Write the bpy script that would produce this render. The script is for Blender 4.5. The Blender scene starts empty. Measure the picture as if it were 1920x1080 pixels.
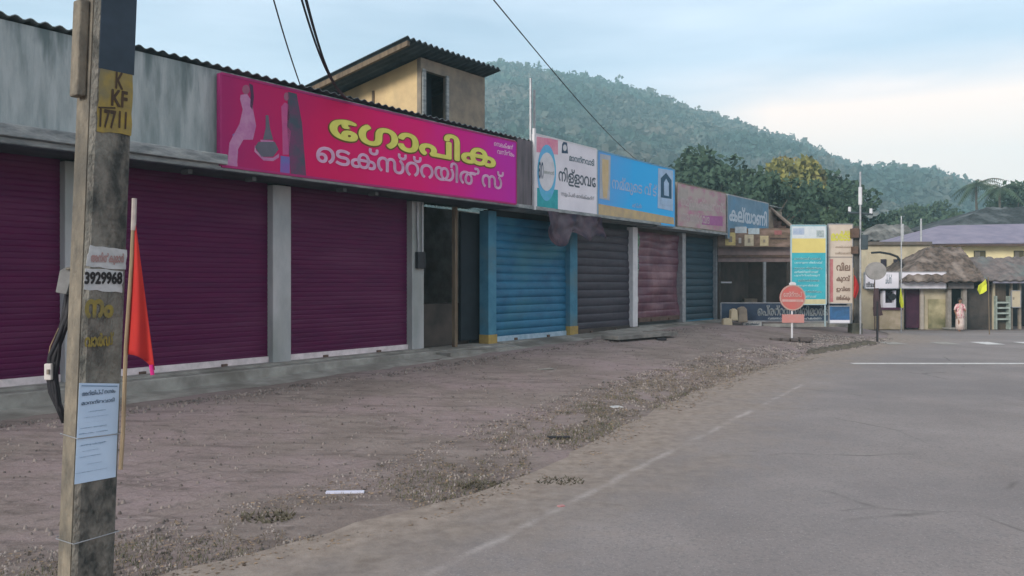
import bpy, bmesh, math, random
import numpy as np
from mathutils import Vector, Matrix, noise
from mathutils.geometry import tessellate_polygon
S = bpy.context.scene
COL = S.collection
R = math.radians
random.seed(7)

# ---------------------------------------------------------------- camera, sky, sun, exposure
FPX, HOR, CAMZ = 1507.0, 530.0, 1.8            # focal length in photo pixels, horizon row, eye height
cam = bpy.data.objects.new("camera", bpy.data.cameras.new("camera"))
COL.objects.link(cam); S.camera = cam
cam.location = (0, 0, CAMZ); cam.rotation_euler = (R(90), 0, 0)
cam.data.sensor_width = 36; cam.data.lens = 36*FPX/1920; cam.data.shift_y = -10/1920
cam.data.clip_start = 0.1; cam.data.clip_end = 6000

SUN_EL, SUN_AZ = R(19), R(225)                 # azimuth clockwise from +Y: the sun stands left, behind the camera
W_ = bpy.data.worlds.new("World"); S.world = W_; W_.use_nodes = True
nt = W_.node_tree; N = nt.nodes; L = nt.links
bg = N['Background']
sky = N.new('ShaderNodeTexSky'); sky.sky_type = 'NISHITA'; sky.sun_disc = False
sky.sun_elevation = SUN_EL; sky.sun_rotation = SUN_AZ; sky.air_density = 1.0; sky.dust_density = 1.5
tc = N.new('ShaderNodeTexCoord'); mp = N.new('ShaderNodeMapping'); mp.inputs['Scale'].default_value = (1.2, 1.2, 6.5)
nz = N.new('ShaderNodeTexNoise'); nz.inputs['Scale'].default_value = 1.9; nz.inputs['Detail'].default_value = 6; nz.inputs['Roughness'].default_value = 0.5
L.new(tc.outputs['Generated'], mp.inputs[0]); L.new(mp.outputs[0], nz.inputs[0])
cr = N.new('ShaderNodeValToRGB'); cr.color_ramp.elements[0].position = .30; cr.color_ramp.elements[1].position = .66
L.new(nz.outputs[0], cr.inputs[0])
sep = N.new('ShaderNodeSeparateXYZ'); L.new(tc.outputs['Generated'], sep.inputs[0])
# cloud veil: cream low in the east (+X), pale blue white above
hx = N.new('ShaderNodeMapRange'); hx.inputs['From Min'].default_value = .262; hx.inputs['From Max'].default_value = .20
L.new(sep.outputs['Z'], hx.inputs['Value'])
xr = N.new('ShaderNodeMapRange'); xr.inputs['From Min'].default_value = .06; xr.inputs['From Max'].default_value = .30
L.new(sep.outputs['X'], xr.inputs['Value'])
mu = N.new('ShaderNodeMath'); mu.operation = 'MULTIPLY'; L.new(hx.outputs[0], mu.inputs[0]); L.new(xr.outputs[0], mu.inputs[1])
cc = N.new('ShaderNodeMix'); cc.data_type = 'RGBA'; L.new(mu.outputs[0], cc.inputs['Factor'])
cc.inputs['A'].default_value = (6.7, 7.4, 8.8, 1); cc.inputs['B'].default_value = (12.4, 9.3, 8.0, 1)
tint = N.new('ShaderNodeMix'); tint.data_type = 'RGBA'; tint.inputs['Factor'].default_value = .62
L.new(sky.outputs[0], tint.inputs['A']); tint.inputs['B'].default_value = (4.9, 5.8, 7.4, 1)
mx = N.new('ShaderNodeMix'); mx.data_type = 'RGBA'
ad = N.new('ShaderNodeMath'); ad.operation = 'MAXIMUM'; L.new(cr.outputs[0], ad.inputs[0]); L.new(mu.outputs[0], ad.inputs[1])
L.new(ad.outputs[0], mx.inputs['Factor']); L.new(tint.outputs['Result'], mx.inputs['A']); L.new(cc.outputs['Result'], mx.inputs['B'])
zn = N.new('ShaderNodeMapRange'); zn.inputs['From Min'].default_value = .38; zn.inputs['From Max'].default_value = .75; L.new(sep.outputs['Z'], zn.inputs['Value'])
ov = N.new('ShaderNodeMix'); ov.data_type = 'RGBA'; L.new(zn.outputs[0], ov.inputs['Factor']); L.new(mx.outputs['Result'], ov.inputs['A']); ov.inputs['B'].default_value = (6.7, 6.2, 6.2, 1)   # unseen white cloud overhead, added for neutral fill light
L.new(ov.outputs['Result'], bg.inputs[0]); bg.inputs[1].default_value = 0.098

sun = bpy.data.objects.new("sun", bpy.data.lights.new("sun", 'SUN')); COL.objects.link(sun)
sun.data.energy = 2.9; sun.data.angle = R(16); sun.data.color = (1, .93, .84)
sd = Vector((math.sin(SUN_AZ)*math.cos(SUN_EL), math.cos(SUN_AZ)*math.cos(SUN_EL), math.sin(SUN_EL)))
sun.rotation_euler = sd.to_track_quat('Z', 'Y').to_euler()
S.view_settings.view_transform = 'Standard'; S.view_settings.look = 'None'
S.view_settings.exposure = 0.56; S.view_settings.gamma = 1
S.cycles.max_bounces = 6; S.cycles.volume_bounces = 2; S.cycles.transparent_max_bounces = 8

# ---------------------------------------------------------------- frames
TH = math.atan2(2100-960, FPX)
U = Vector((math.sin(TH), math.cos(TH), 0)); NF = Vector((math.cos(TH), -math.sin(TH), 0)); D = 12.0
FROT = math.atan2(U.y, U.x)
def F(s, o, z): return U*s - NF*(D-o) + Vector((0, 0, z))       # shop row: s along, o out to the street
def SX(px, o=0.0):                                              # photo column -> s at offset o
    r = (px-960)/FPX; Z = (D-o)/(NF.x + U.x*-r*1.0*(1) if False else (NF.x*-r + U.x)) if False else (D-o)/(U.x - U.y*r)
    return Z*(U.x*r + U.y)
def SZ(px, py, o=0.0):                                          # height of a photo point at offset o
    r = (px-960)/FPX; Z = (D-o)/(U.x - U.y*r)
    return CAMZ + (HOR-py)/FPX*Z
def W(px, py, Z): return Vector(((px-960)/FPX*Z, Z, CAMZ + (HOR-py)/FPX*Z))
I3 = lambda x, y, z: Vector((x, y, z))
def smooth(a, b, t):
    t = min(1, max(0, (t-a)/(b-a))); return t*t*(3-2*t)
def HB(s): return .11+.31*smooth(3, 24, s)          # the forecourt banks up towards the shops, more so further along
def G(x, y):
    s = x*U.x+y*U.y; o = D+x*NF.x+y*NF.y
    bank = HB(s)*(1-smooth(.6, 6.5, o))*(1-smooth(31, 36, y)) if o > -2 else 0
    return -0.47*smooth(24, 38, y)*smooth(11.5, 15.5, x) + bank

# ---------------------------------------------------------------- materials
MATS = {}
def mat(name, c1, c2=None, scale=3.0, stretch=(1, 1, 1), rough=.85, c3=None, lo=.35, hi=.65, bump=0.0, bscale=None,
        detail=8, metal=0.0, spec=.3, c3pos=.62, zb=None):
    if name in MATS: return MATS[name]
    m = bpy.data.materials.new(name); m.use_nodes = True; MATS[name] = m
    n = m.node_tree.nodes; l = m.node_tree.links; b = n['Principled BSDF']
    b.inputs['Roughness'].default_value = rough; b.inputs['Metallic'].default_value = metal
    b.inputs['Specular IOR Level'].default_value = spec
    c = lambda v: (*v, 1)
    if c2 is None: c2 = tuple(v*.82 for v in c1)
    t = n.new('ShaderNodeTexCoord'); p = n.new('ShaderNodeMapping'); p.inputs['Scale'].default_value = stretch
    l.new(t.outputs['Object'], p.inputs[0])
    q = n.new('ShaderNodeTexNoise'); q.inputs['Scale'].default_value = scale; q.inputs['Detail'].default_value = detail
    q.inputs['Roughness'].default_value = .62
    l.new(p.outputs[0], q.inputs[0])
    r = n.new('ShaderNodeValToRGB'); r.color_ramp.elements[0].position = lo; r.color_ramp.elements[1].position = hi
    r.color_ramp.elements[0].color = c(c2); r.color_ramp.elements[1].color = c(c1)
    l.new(q.outputs[0], r.inputs[0]); out = r.outputs[0]
    if c3 is not None:
        q2 = n.new('ShaderNodeTexNoise'); q2.inputs['Scale'].default_value = scale*.31; q2.inputs['Detail'].default_value = 5
        l.new(p.outputs[0], q2.inputs[0])
        r2 = n.new('ShaderNodeValToRGB'); r2.color_ramp.elements[0].position = c3pos-.12; r2.color_ramp.elements[1].position = c3pos+.06
        if zb:
            sx = n.new('ShaderNodeSeparateXYZ'); l.new(t.outputs['Object'], sx.inputs[0]); za = n.new('ShaderNodeMapRange'); l.new(sx.outputs['Z'], za.inputs['Value'])
            for kk, vv in zip(('From Min', 'From Max', 'To Min', 'To Max'), zb): za.inputs[kk].default_value = vv
            zz = n.new('ShaderNodeMath'); l.new(q2.outputs[0], zz.inputs[0]); l.new(za.outputs[0], zz.inputs[1]); l.new(zz.outputs[0], r2.inputs[0]); q2.inputs['Scale'].default_value = scale*.9
        else: l.new(q2.outputs[0], r2.inputs[0])
        k = n.new('ShaderNodeMix'); k.data_type = 'RGBA'; l.new(r2.outputs[0], k.inputs['Factor']); l.new(out, k.inputs['A'])
        k.inputs['B'].default_value = c(c3); out = k.outputs['Result']
    l.new(out, b.inputs['Base Color'])
    if bump:
        q3 = n.new('ShaderNodeTexNoise'); q3.inputs['Scale'].default_value = bscale or scale*4; q3.inputs['Detail'].default_value = 6
        l.new(p.outputs[0], q3.inputs[0])
        bb = n.new('ShaderNodeBump'); bb.inputs['Strength'].default_value = bump; bb.inputs['Distance'].default_value = .03
        l.new(q3.outputs[0], bb.inputs['Height']); l.new(bb.outputs[0], b.inputs['Normal'])
    return m
M_parapet = mat('stained_plaster', (.39, .43, .44), (.20, .245, .25), 2.6, (2.4, 2.4, .40), c3=(.13, .17, .175), lo=.32, hi=.66, bump=.2, c3pos=.60, zb=(3.7, 5.2, -.22, .07))
M_ledge = mat('old_concrete_ledge', (.36, .38, .38), (.16, .18, .19), 3, (1, 1, 4), bump=.3)
M_pillar = mat('grey_painted_plaster', (.42, .42, .43), (.30, .32, .33), 2.5, (1, 1, .4), c3=(.22, .24, .22), bump=.15)
M_purple = mat('purple_shutter_paint', (.090, .006, .050), (.066, .006, .044), 2.0, (.5, .5, 4), rough=.45, c3=(.098, .018, .062), spec=.12)
M_rail = mat('pale_shutter_rail', (.74, .66, .68), (.52, .47, .48), 6, rough=.6)
M_conc = mat('plinth_concrete', (.34, .335, .31), (.20, .19, .175), 2.6, c3=(.13, .12, .105), bump=.4)
M_roofs = mat('weathered_cement_sheet', (.13, .16, .17), (.055, .075, .08), 2.5, (1, 1, 1), c3=(.2, .23, .23), bump=.2)
M_roofd = mat('dark_cement_sheet', (.085, .11, .125), (.045, .062, .072), 2.5, bump=.2)
M_cream = mat('cream_ply_wall', (.70, .52, .28), (.52, .38, .22), 1.7, c3=(.34, .27, .18), lo=.3, hi=.7, bump=.15)
M_brownw = mat('stained_brown_wall', (.30, .25, .19), (.17, .15, .13), 2.2, c3=(.13, .12, .11), bump=.2)
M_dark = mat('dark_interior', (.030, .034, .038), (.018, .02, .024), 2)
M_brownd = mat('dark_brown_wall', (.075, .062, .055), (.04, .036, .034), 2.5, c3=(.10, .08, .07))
M_wood = mat('weathered_wood', (.20, .15, .10), (.10, .075, .055), 4, (3, 3, .4))
M_blue = mat('blue_shutter_paint', (.020, .15, .27), (.013, .095, .19), 1.6, (1, 1, 2.0), rough=.5, c3=(.035, .16, .22))
M_bluep = mat('blue_pillar_paint', (.07, .22, .32), (.045, .16, .25), 3, c3=(.10, .17, .2))
M_yel = mat('yellow_base_paint', (.42, .30, .09), (.28, .20, .08), 5)
M_slate = mat('slate_shutter_paint', (.046, .038, .054), (.026, .023, .036), 2, (1, 1, 3), rough=.5)
M_maroon = mat('maroon_shutter_paint', (.15, .060, .085), (.085, .034, .058), 2, (1, 1, 2), rough=.4, c3=(.24, .13, .15))
M_teal = mat('teal_shutter_paint', (.012, .050, .078), (.009, .032, .052), 2, (1, 1, 2), rough=.5)
M_white = mat('white_paint', (.66, .66, .68), (.55, .55, .58), 4)
M_steel = mat('galvanised_steel', (.38, .39, .41), (.26, .27, .29), 8, rough=.5, metal=.5)
M_rust = mat('rusty_iron', (.14, .09, .07), (.08, .055, .045), 8)
M_black = mat('black_rubber', (.022, .022, .028), (.014, .014, .018), 5, rough=.6)
M_pole = mat('pole_concrete', (.175, .16, .14), (.045, .048, .046), 11, (1, 1, .55), c3=(.24, .23, .20), lo=.40, hi=.60, bump=.9, bscale=45, c3pos=.58)
M_polel = mat('pole_edge_concrete', (.25, .215, .165), (.11, .10, .085), 8, (1, 1, .6), c3=(.085, .08, .07), bump=.5, bscale=40)
M_red = mat('red_flag_cloth', (.46, .040, .030), (.36, .028, .032), 3, spec=.1)
M_pink = mat('pink_flag_tip', (.62, .03, .22), (.5, .02, .18), 3)
M_bamboo = mat('bamboo_stick', (.36, .27, .17), (.2, .15, .1), 9, (4, 4, .5))
M_paper = mat('notice_paper', (.50, .62, .78), (.42, .54, .70), 3)
M_paperw = mat('worn_white_paper', (.52, .53, .54), (.36, .37, .38), 12)
M_ink = mat('dark_blue_ink', (.05, .09, .15), (.04, .07, .12), 5)
M_inkb = mat('black_ink', (.03, .03, .032), None, 5)
M_inkl = mat('faded_blue_ink', (.20, .30, .43), (.16, .25, .38), 5)
M_ypat = mat('yellow_number_paint', (.33, .24, .06), (.20, .16, .07), 14, c3=(.17, .16, .11))
M_yold = mat('worn_yellow_paint', (.28, .22, .05), (.14, .13, .07), 18)
M_leafd = mat('dark_tree_leaves', (.050, .090, .052), (.030, .060, .040), .5, rough=.8)
M_leafm = mat('green_tree_leaves', (.065, .105, .055), (.04, .07, .042), .5, rough=.8)
M_leafy = mat('yellow_green_leaves', (.27, .24, .06), (.14, .16, .06), .9, rough=.8, c3=(.22, .12, .06))
M_leafh = mat('hill_forest_leaves', (.045, .080, .064), (.020, .050, .046), .06, rough=.9, c3=(.115, .10, .085), c3pos=.56, lo=.40, hi=.62)
M_bark = mat('tree_bark', (.12, .10, .08), (.07, .06, .05), 4)
M_hill = mat('hill_soil', (.10, .095, .06), (.05, .065, .04), .03, c3=(.17, .14, .11))
M_tile = mat('old_roof_tiles', (.15, .115, .095), (.055, .043, .037), 4.5, c3=(.24, .20, .175), bump=1.0, lo=.40, hi=.60, c3pos=.62)
M_violet = mat('violet_grey_roof', (.25, .23, .30), (.18, .17, .24), 1.2, (1, 1, 1))
M_yellow = mat('yellow_wall_paint', (.92, .82, .48), (.86, .74, .42), .6, c3=(.6, .5, .32))
M_creamp = mat('pale_cream_wall', (.55, .48, .34), (.42, .36, .26), 1.5, c3=(.28, .25, .17))
M_board = mat('blank_signboard_sheet', (.76, .74, .80), (.66, .64, .70), 1.2)
M_door = mat('purple_door_paint', (.095, .03, .06), (.06, .02, .045), 3)
M_skin = mat('brown_skin', (.30, .16, .10), None, 6)
M_hair = mat('black_hair', (.015, .013, .013), None, 9)
M_cloth = mat('pink_white_cloth', (.70, .52, .50), (.55, .16, .20), 9, lo=.42, hi=.52)
M_clothw = mat('white_skirt_cloth', (.66, .56, .50), (.55, .42, .38), 6)
M_lime = mat('yellow_green_flag', (.58, .62, .05), (.50, .54, .04), 4)

# ---------------------------------------------------------------- mesh collector and things
class MB:
    def __init__(s, T=I3): s.v = []; s.f = []; s.T = T
    def add(s, vs, fs):
        b = len(s.v); s.v += [s.T(*p) for p in vs]; s.f += [[b+i for i in f] for f in fs]; return s
    def box(s, x0, x1, y0, y1, z0, z1):
        return s.add([(x, y, z) for z in (z0, z1) for x, y in ((x0, y0), (x1, y0), (x1, y1), (x0, y1))],
              [(0, 1, 2, 3), (4, 5, 6, 7), (0, 1, 5, 4), (1, 2, 6, 5), (2, 3, 7, 6), (3, 0, 4, 7)])
    def prism(s, pts, a, b, axis=1):                           # polygon (p, q) extruded between a and b on axis
        def mk(p, q, t): return [(t, p, q), (p, t, q), (p, q, t)][axis]
        n = len(pts); vs = [mk(p, q, a) for p, q in pts]+[mk(p, q, b) for p, q in pts]
        fs = [(i, (i+1) % n, n+(i+1) % n, n+i) for i in range(n)]
        tr = tessellate_polygon([[Vector((p, q, 0)) for p, q in pts]])
        fs += [tuple(t) for t in tr] + [tuple(n+i for i in t) for t in tr]
        return s.add(vs, fs)
    def tube(s, pts, r, n=8, r2=None):
        pts = [Vector(s.T(*p)) for p in pts]; k = len(pts); b = len(s.v)
        for i, p in enumerate(pts):
            d = (pts[min(i+1, k-1)]-pts[max(i-1, 0)]).normalized()
            a = d.cross(Vector((0, 0, 1)) if abs(d.z) < .9 else Vector((1, 0, 0))).normalized(); c = d.cross(a)
            rr = r if r2 is None else r+(r2-r)*i/(k-1)
            for j in range(n):
                t = 2*math.pi*j/n; s.v.append(p+(a*math.cos(t)+c*math.sin(t))*rr)
        for i in range(k-1):
            for j in range(n): s.f.append([b+i*n+j, b+i*n+(j+1) % n, b+(i+1)*n+(j+1) % n, b+(i+1)*n+j])
        s.f.append([b+j for j in range(n)]); s.f.append([b+(k-1)*n+j for j in range(n)])
        return s
    def disc(s, cx, cz, r, y0, y1, n=28, rz=None):
        return s.prism([(cx+r*math.cos(2*math.pi*i/n), cz+(rz or r)*math.sin(2*math.pi*i/n)) for i in range(n)], y0, y1)
    def grid(s, nu, nv, fn, thick=None):
        b = len(s.v)
        for i in range(nu+1):
            for j in range(nv+1): s.v.append(Vector(s.T(*fn(i/nu, j/nv))))
        for i in range(nu):
            for j in range(nv):
                a = b+i*(nv+1)+j; s.f.append([a, a+1, a+nv+2, a+nv+1])
        return s
def tag(o, label=None, cat=None, group=None, kind=None):
    if label: o['label'] = label
    if cat: o['category'] = cat
    if group: o['group'] = group
    if kind: o['kind'] = kind
    return o
def thing(name, loc, label, cat, group=None, rz=0.0):
    o = bpy.data.objects.new(name, None); COL.objects.link(o); o.empty_display_size = .2
    o.matrix_world = Matrix.Translation(Vector(loc)) @ Matrix.Rotation(rz, 4, 'Z')
    o['_i'] = 1; del o['_i']
    return tag(o, label, cat, group)
WORLD = {}
def wm(o): return WORLD.get(o.name, Matrix.Translation(o.location) @ o.rotation_euler.to_matrix().to_4x4())
def part(name, mb, m, parent=None, thick=0, smooth_=False, recalc=True, loc=None, bevel=0):
    base = Matrix.Identity(4)
    if parent is not None: base = wm(parent)
    elif loc is not None: base = Matrix.Translation(Vector(loc))
    inv = base.inverted()
    me = bpy.data.meshes.new(name); me.from_pydata([inv @ v for v in mb.v], [], mb.f); me.materials.append(m)
    if recalc:
        bm = bmesh.new(); bm.from_mesh(me); bmesh.ops.recalc_face_normals(bm, faces=bm.faces); bm.to_mesh(me); bm.free()
    if smooth_: me.polygons.foreach_set('use_smooth', [True]*len(me.polygons))
    o = bpy.data.objects.new(name, me); COL.objects.link(o)
    if parent is not None: o.parent = parent; WORLD[o.name] = base
    elif loc is not None: o.location = loc; WORLD[o.name] = base
    if thick:
        k = o.modifiers.new('thickness', 'SOLIDIFY'); k.thickness = thick; k.offset = 0
    if bevel:
        k = o.modifiers.new('soft_edges', 'BEVEL'); k.width = bevel; k.segments = 2
    return o
def npobj(name, verts, faces, m, loc=(0, 0, 0), nper=4):
    me = bpy.data.meshes.new(name); nv = len(verts); nf = len(faces)
    me.vertices.add(nv); me.vertices.foreach_set('co', np.asarray(verts, np.float32).ravel())
    me.loops.add(nf*nper); me.loops.foreach_set('vertex_index', np.asarray(faces, np.int32).ravel())
    me.polygons.add(nf); me.polygons.foreach_set('loop_start', np.arange(0, nf*nper, nper, dtype=np.int32))
    me.update(calc_edges=True); me.materials.append(m)
    o = bpy.data.objects.new(name, me); COL.objects.link(o); o.location = loc
    return o
def copy_tree(o, parent=None):
    c = o.copy(); COL.objects.link(c)
    if parent is not None: c.parent = parent
    for ch in [x for x in o.children]: copy_tree(ch, c)
    return c

# ---------------------------------------------------------------- lettering (outlines of the built-in font)
TXT = {}
def text_polys(body, bold=0.0):
    key = (body, bold)
    if key in TXT: return TXT[key]
    if bold:
        base = text_polys(body, 0.0); out = []
        for ux, uy in ((0, 0), (1, 0), (-1, 0), (0, 1), (0, -1), (.7, .7), (-.7, .7), (.7, -.7), (-.7, -.7)):
            out += [([Vector((v.x+ux*bold, v.y+uy*bold)) for v in vs], tr) for vs, tr in base]
        TXT[key] = out; return out
    if body.isascii():
        k = bpy.data.curves.new('lettering', 'FONT'); k.body = body; o = bpy.data.objects.new('lettering', k); COL.objects.link(o); bpy.context.view_layer.update()
        me = bpy.data.meshes.new_from_object(o.evaluated_get(bpy.context.evaluated_depsgraph_get()))
        TXT[key] = [([Vector((v.co.x, v.co.y)) for v in me.vertices], [tuple(p.vertices) for p in me.polygons])]
        bpy.data.objects.remove(o); bpy.data.curves.remove(k); bpy.data.meshes.remove(me); return TXT[key]
    k = bpy.data.curves.new('lettering', 'FONT'); k.body = body
    o = bpy.data.objects.new('lettering', k); COL.objects.link(o); bpy.context.view_layer.update()
    cu = o.to_curve(bpy.context.evaluated_depsgraph_get()); loops = []
    for sp in cu.splines:
        pts = []; bp = sp.bezier_points; n = len(bp)
        for i in range(n):
            a, b = bp[i], bp[(i+1) % n]; p0, p1, p2, p3 = a.co, a.handle_right, b.handle_left, b.co
            st = (p1-p0).cross(p3-p0).length < 1e-5 and (p2-p0).cross(p3-p0).length < 1e-5
            Nn = 1 if st else 5
            for q in range(Nn):
                t = q/Nn; pts.append(p0*(1-t)**3+p1*3*t*(1-t)**2+p2*3*t*t*(1-t)+p3*t**3)
        q = []
        for p in pts:
            p = Vector((p[0], p[1]))
            if not q or (p-q[-1]).length > 1e-4: q.append(p)
        if len(q) > 1 and (q[0]-q[-1]).length < 1e-4: q.pop()
        if len(q) > 2: loops.append(q)
    o.to_curve_clear(); bpy.data.objects.remove(o); bpy.data.curves.remove(k)
    def area(l): return sum(l[i].x*l[(i+1) % len(l)].y-l[(i+1) % len(l)].x*l[i].y for i in range(len(l)))/2
    ars = [area(l) for l in loops]
    sg = 1 if ars[max(range(len(ars)), key=lambda i: abs(ars[i]))] > 0 else -1
    def inside(p, l):
        c = False
        for i in range(len(l)):
            a, b = l[i], l[i-1]
            if (a.y > p.y) != (b.y > p.y) and p.x < (b.x-a.x)*(p.y-a.y)/(b.y-a.y)+a.x: c = not c
        return c
    res = []
    for l, a in zip(loops, ars):
        if a*sg <= 0: continue
        hs = [h for h, ah in zip(loops, ars) if ah*sg < 0 and inside(h[0], l)]
        res.append(([v for Lp in [l]+hs for v in Lp], tessellate_polygon([[Vector((v.x, v.y, 0)) for v in Lp] for Lp in [l]+hs])))
    TXT[key] = res
    return res
def text(mb, body, x0, x1, z0, z1, y, dy, bold=0.0):
    """fit the words into the box x0..x1, z0..z1 of mb's frame at depth y (dy: outward step)"""
    ps = text_polys(body, bold)
    xs = [v.x for vs, _ in ps for v in vs]; ys = [v.y for vs, _ in ps for v in vs]
    ax, bx, ay, by = min(xs), max(xs), min(ys), max(ys)
    for k, (vs, tr) in enumerate(ps):
        mb.add([(x0+(v.x-ax)/(bx-ax)*(x1-x0), y+dy*(1+.04*(k % 60)), z0+(v.y-ay)/(by-ay)*(z1-z0)) for v in vs], tr)
    return mb
def textpart(name, parent, T, body, x0, x1, z0, z1, y, dy, m, bold=0.0):
    mb = MB(T); text(mb, body, x0, x1, z0, z1, y, dy, bold)
    return part(name, mb, m, parent, recalc=False)
# ================================================================ GROUND, ROAD, HILL
def ground_mat():
    m = bpy.data.materials.new('packed_dirt'); m.use_nodes = True; n = m.node_tree.nodes; l = m.node_tree.links; b = n['Principled BSDF']
    b.inputs['Roughness'].default_value = .95; b.inputs['Specular IOR Level'].default_value = .15
    t = n.new('ShaderNodeTexCoord')
    def nz(scale, det, st=(1, 1, 1), rot=0):
        p = n.new('ShaderNodeMapping'); p.inputs['Scale'].default_value = st; p.inputs['Rotation'].default_value = (0, 0, rot)
        l.new(t.outputs['Object'], p.inputs[0]); q = n.new('ShaderNodeTexNoise'); q.inputs['Scale'].default_value = scale
        q.inputs['Detail'].default_value = det; q.inputs['Roughness'].default_value = .65; l.new(p.outputs[0], q.inputs[0]); return q.outputs[0]
    def ramp(s, a, b_, ca, cb):
        r = n.new('ShaderNodeValToRGB'); r.color_ramp.elements[0].position = a; r.color_ramp.elements[1].position = b_
        r.color_ramp.elements[0].color = (*ca, 1); r.color_ramp.elements[1].color = (*cb, 1); l.new(s, r.inputs[0]); return r.outputs[0]
    base = ramp(nz(1.1, 8), .3, .7, (.162, .134, .124), (.255, .217, .203))
    k = n.new('ShaderNodeMix'); k.data_type = 'RGBA'
    l.new(ramp(nz(.35, 5), .45, .62, (0, 0, 0), (1, 1, 1)), k.inputs['Factor']); l.new(base, k.inputs['A']); k.inputs['B'].default_value = (.26, .208, .212, 1)
    k2 = n.new('ShaderNodeMix'); k2.data_type = 'RGBA'                   # dark worn specks
    l.new(ramp(nz(4.5, 6, (1, 1, 1)), .56, .70, (0, 0, 0), (.75, .75, .75)), k2.inputs['Factor']); l.new(k.outputs['Result'], k2.inputs['A']); k2.inputs['B'].default_value = (.11, .095, .09, 1)
    k3 = n.new('ShaderNodeMix'); k3.data_type = 'RGBA'                   # pale grit
    l.new(ramp(nz(14, 4), .62, .72, (0, 0, 0), (.6, .6, .6)), k3.inputs['Factor']); l.new(k2.outputs['Result'], k3.inputs['A']); k3.inputs['B'].default_value = (.36, .33, .31, 1)
    br = n.new('ShaderNodeTexBrick'); bm_ = n.new('ShaderNodeMapping'); bm_.inputs['Rotation'].default_value = (0, 0, -FROT); l.new(t.outputs['Object'], bm_.inputs[0]); l.new(bm_.outputs[0], br.inputs[0])
    br.inputs['Scale'].default_value = 1; br.inputs['Brick Width'].default_value = .42; br.inputs['Row Height'].default_value = .21; br.inputs['Mortar Size'].default_value = .018; br.inputs['Mortar Smooth'].default_value = .6
    jf = n.new('ShaderNodeMath'); jf.operation = 'MULTIPLY'; l.new(br.outputs['Fac'], jf.inputs[0]); l.new(ramp(nz(.5, 6), .46, .64, (0, 0, 0), (.38, .38, .38)), jf.inputs[1])
    kj = n.new('ShaderNodeMix'); kj.data_type = 'RGBA'; l.new(jf.outputs[0], kj.inputs['Factor']); l.new(k3.outputs['Result'], kj.inputs['A']); kj.inputs['B'].default_value = (.085, .075, .07, 1); k3 = kj
    k4 = n.new('ShaderNodeMix'); k4.data_type = 'RGBA'
    l.new(ramp(nz(2.4, 7, (.45, 2.2, 1), -FROT), .51, .66, (0, 0, 0), (.55, .55, .55)), k4.inputs['Factor']); l.new(k3.outputs['Result'], k4.inputs['A']); k4.inputs['B'].default_value = (.10, .085, .078, 1)
    k5 = n.new('ShaderNodeMix'); k5.data_type = 'RGBA'
    l.new(ramp(nz(3.1, 6, (.4, 2.4, 1), -FROT), .62, .70, (0, 0, 0), (.5, .5, .5)), k5.inputs['Factor']); l.new(k4.outputs['Result'], k5.inputs['A']); k5.inputs['B'].default_value = (.36, .32, .32, 1)
    l.new(k5.outputs['Result'], b.inputs['Base Color'])
    bb = n.new('ShaderNodeBump'); bb.inputs['Strength'].default_value = .7; bb.inputs['Distance'].default_value = .04
    l.new(nz(9, 8), bb.inputs['Height']); l.new(bb.outputs[0], b.inputs['Normal'])
    return m
def road_edge(y):
    P = [(-40, -32), (-6, -9.0), (0, -5.4), (4.93, -2.2), (5.77, -1.25), (6.78, -.35), (7.75, .3), (10, 1.35), (14.3, 3.6), (19.4, 7.0), (23.6, 10.9), (28.5, 13.4), (36, 15.2), (60, 19)]
    for (a, b), (c, d) in zip(P, P[1:]):
        if y <= c: return b+(d-b)*(y-a)/(c-a)
    return P[-1][1]
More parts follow.
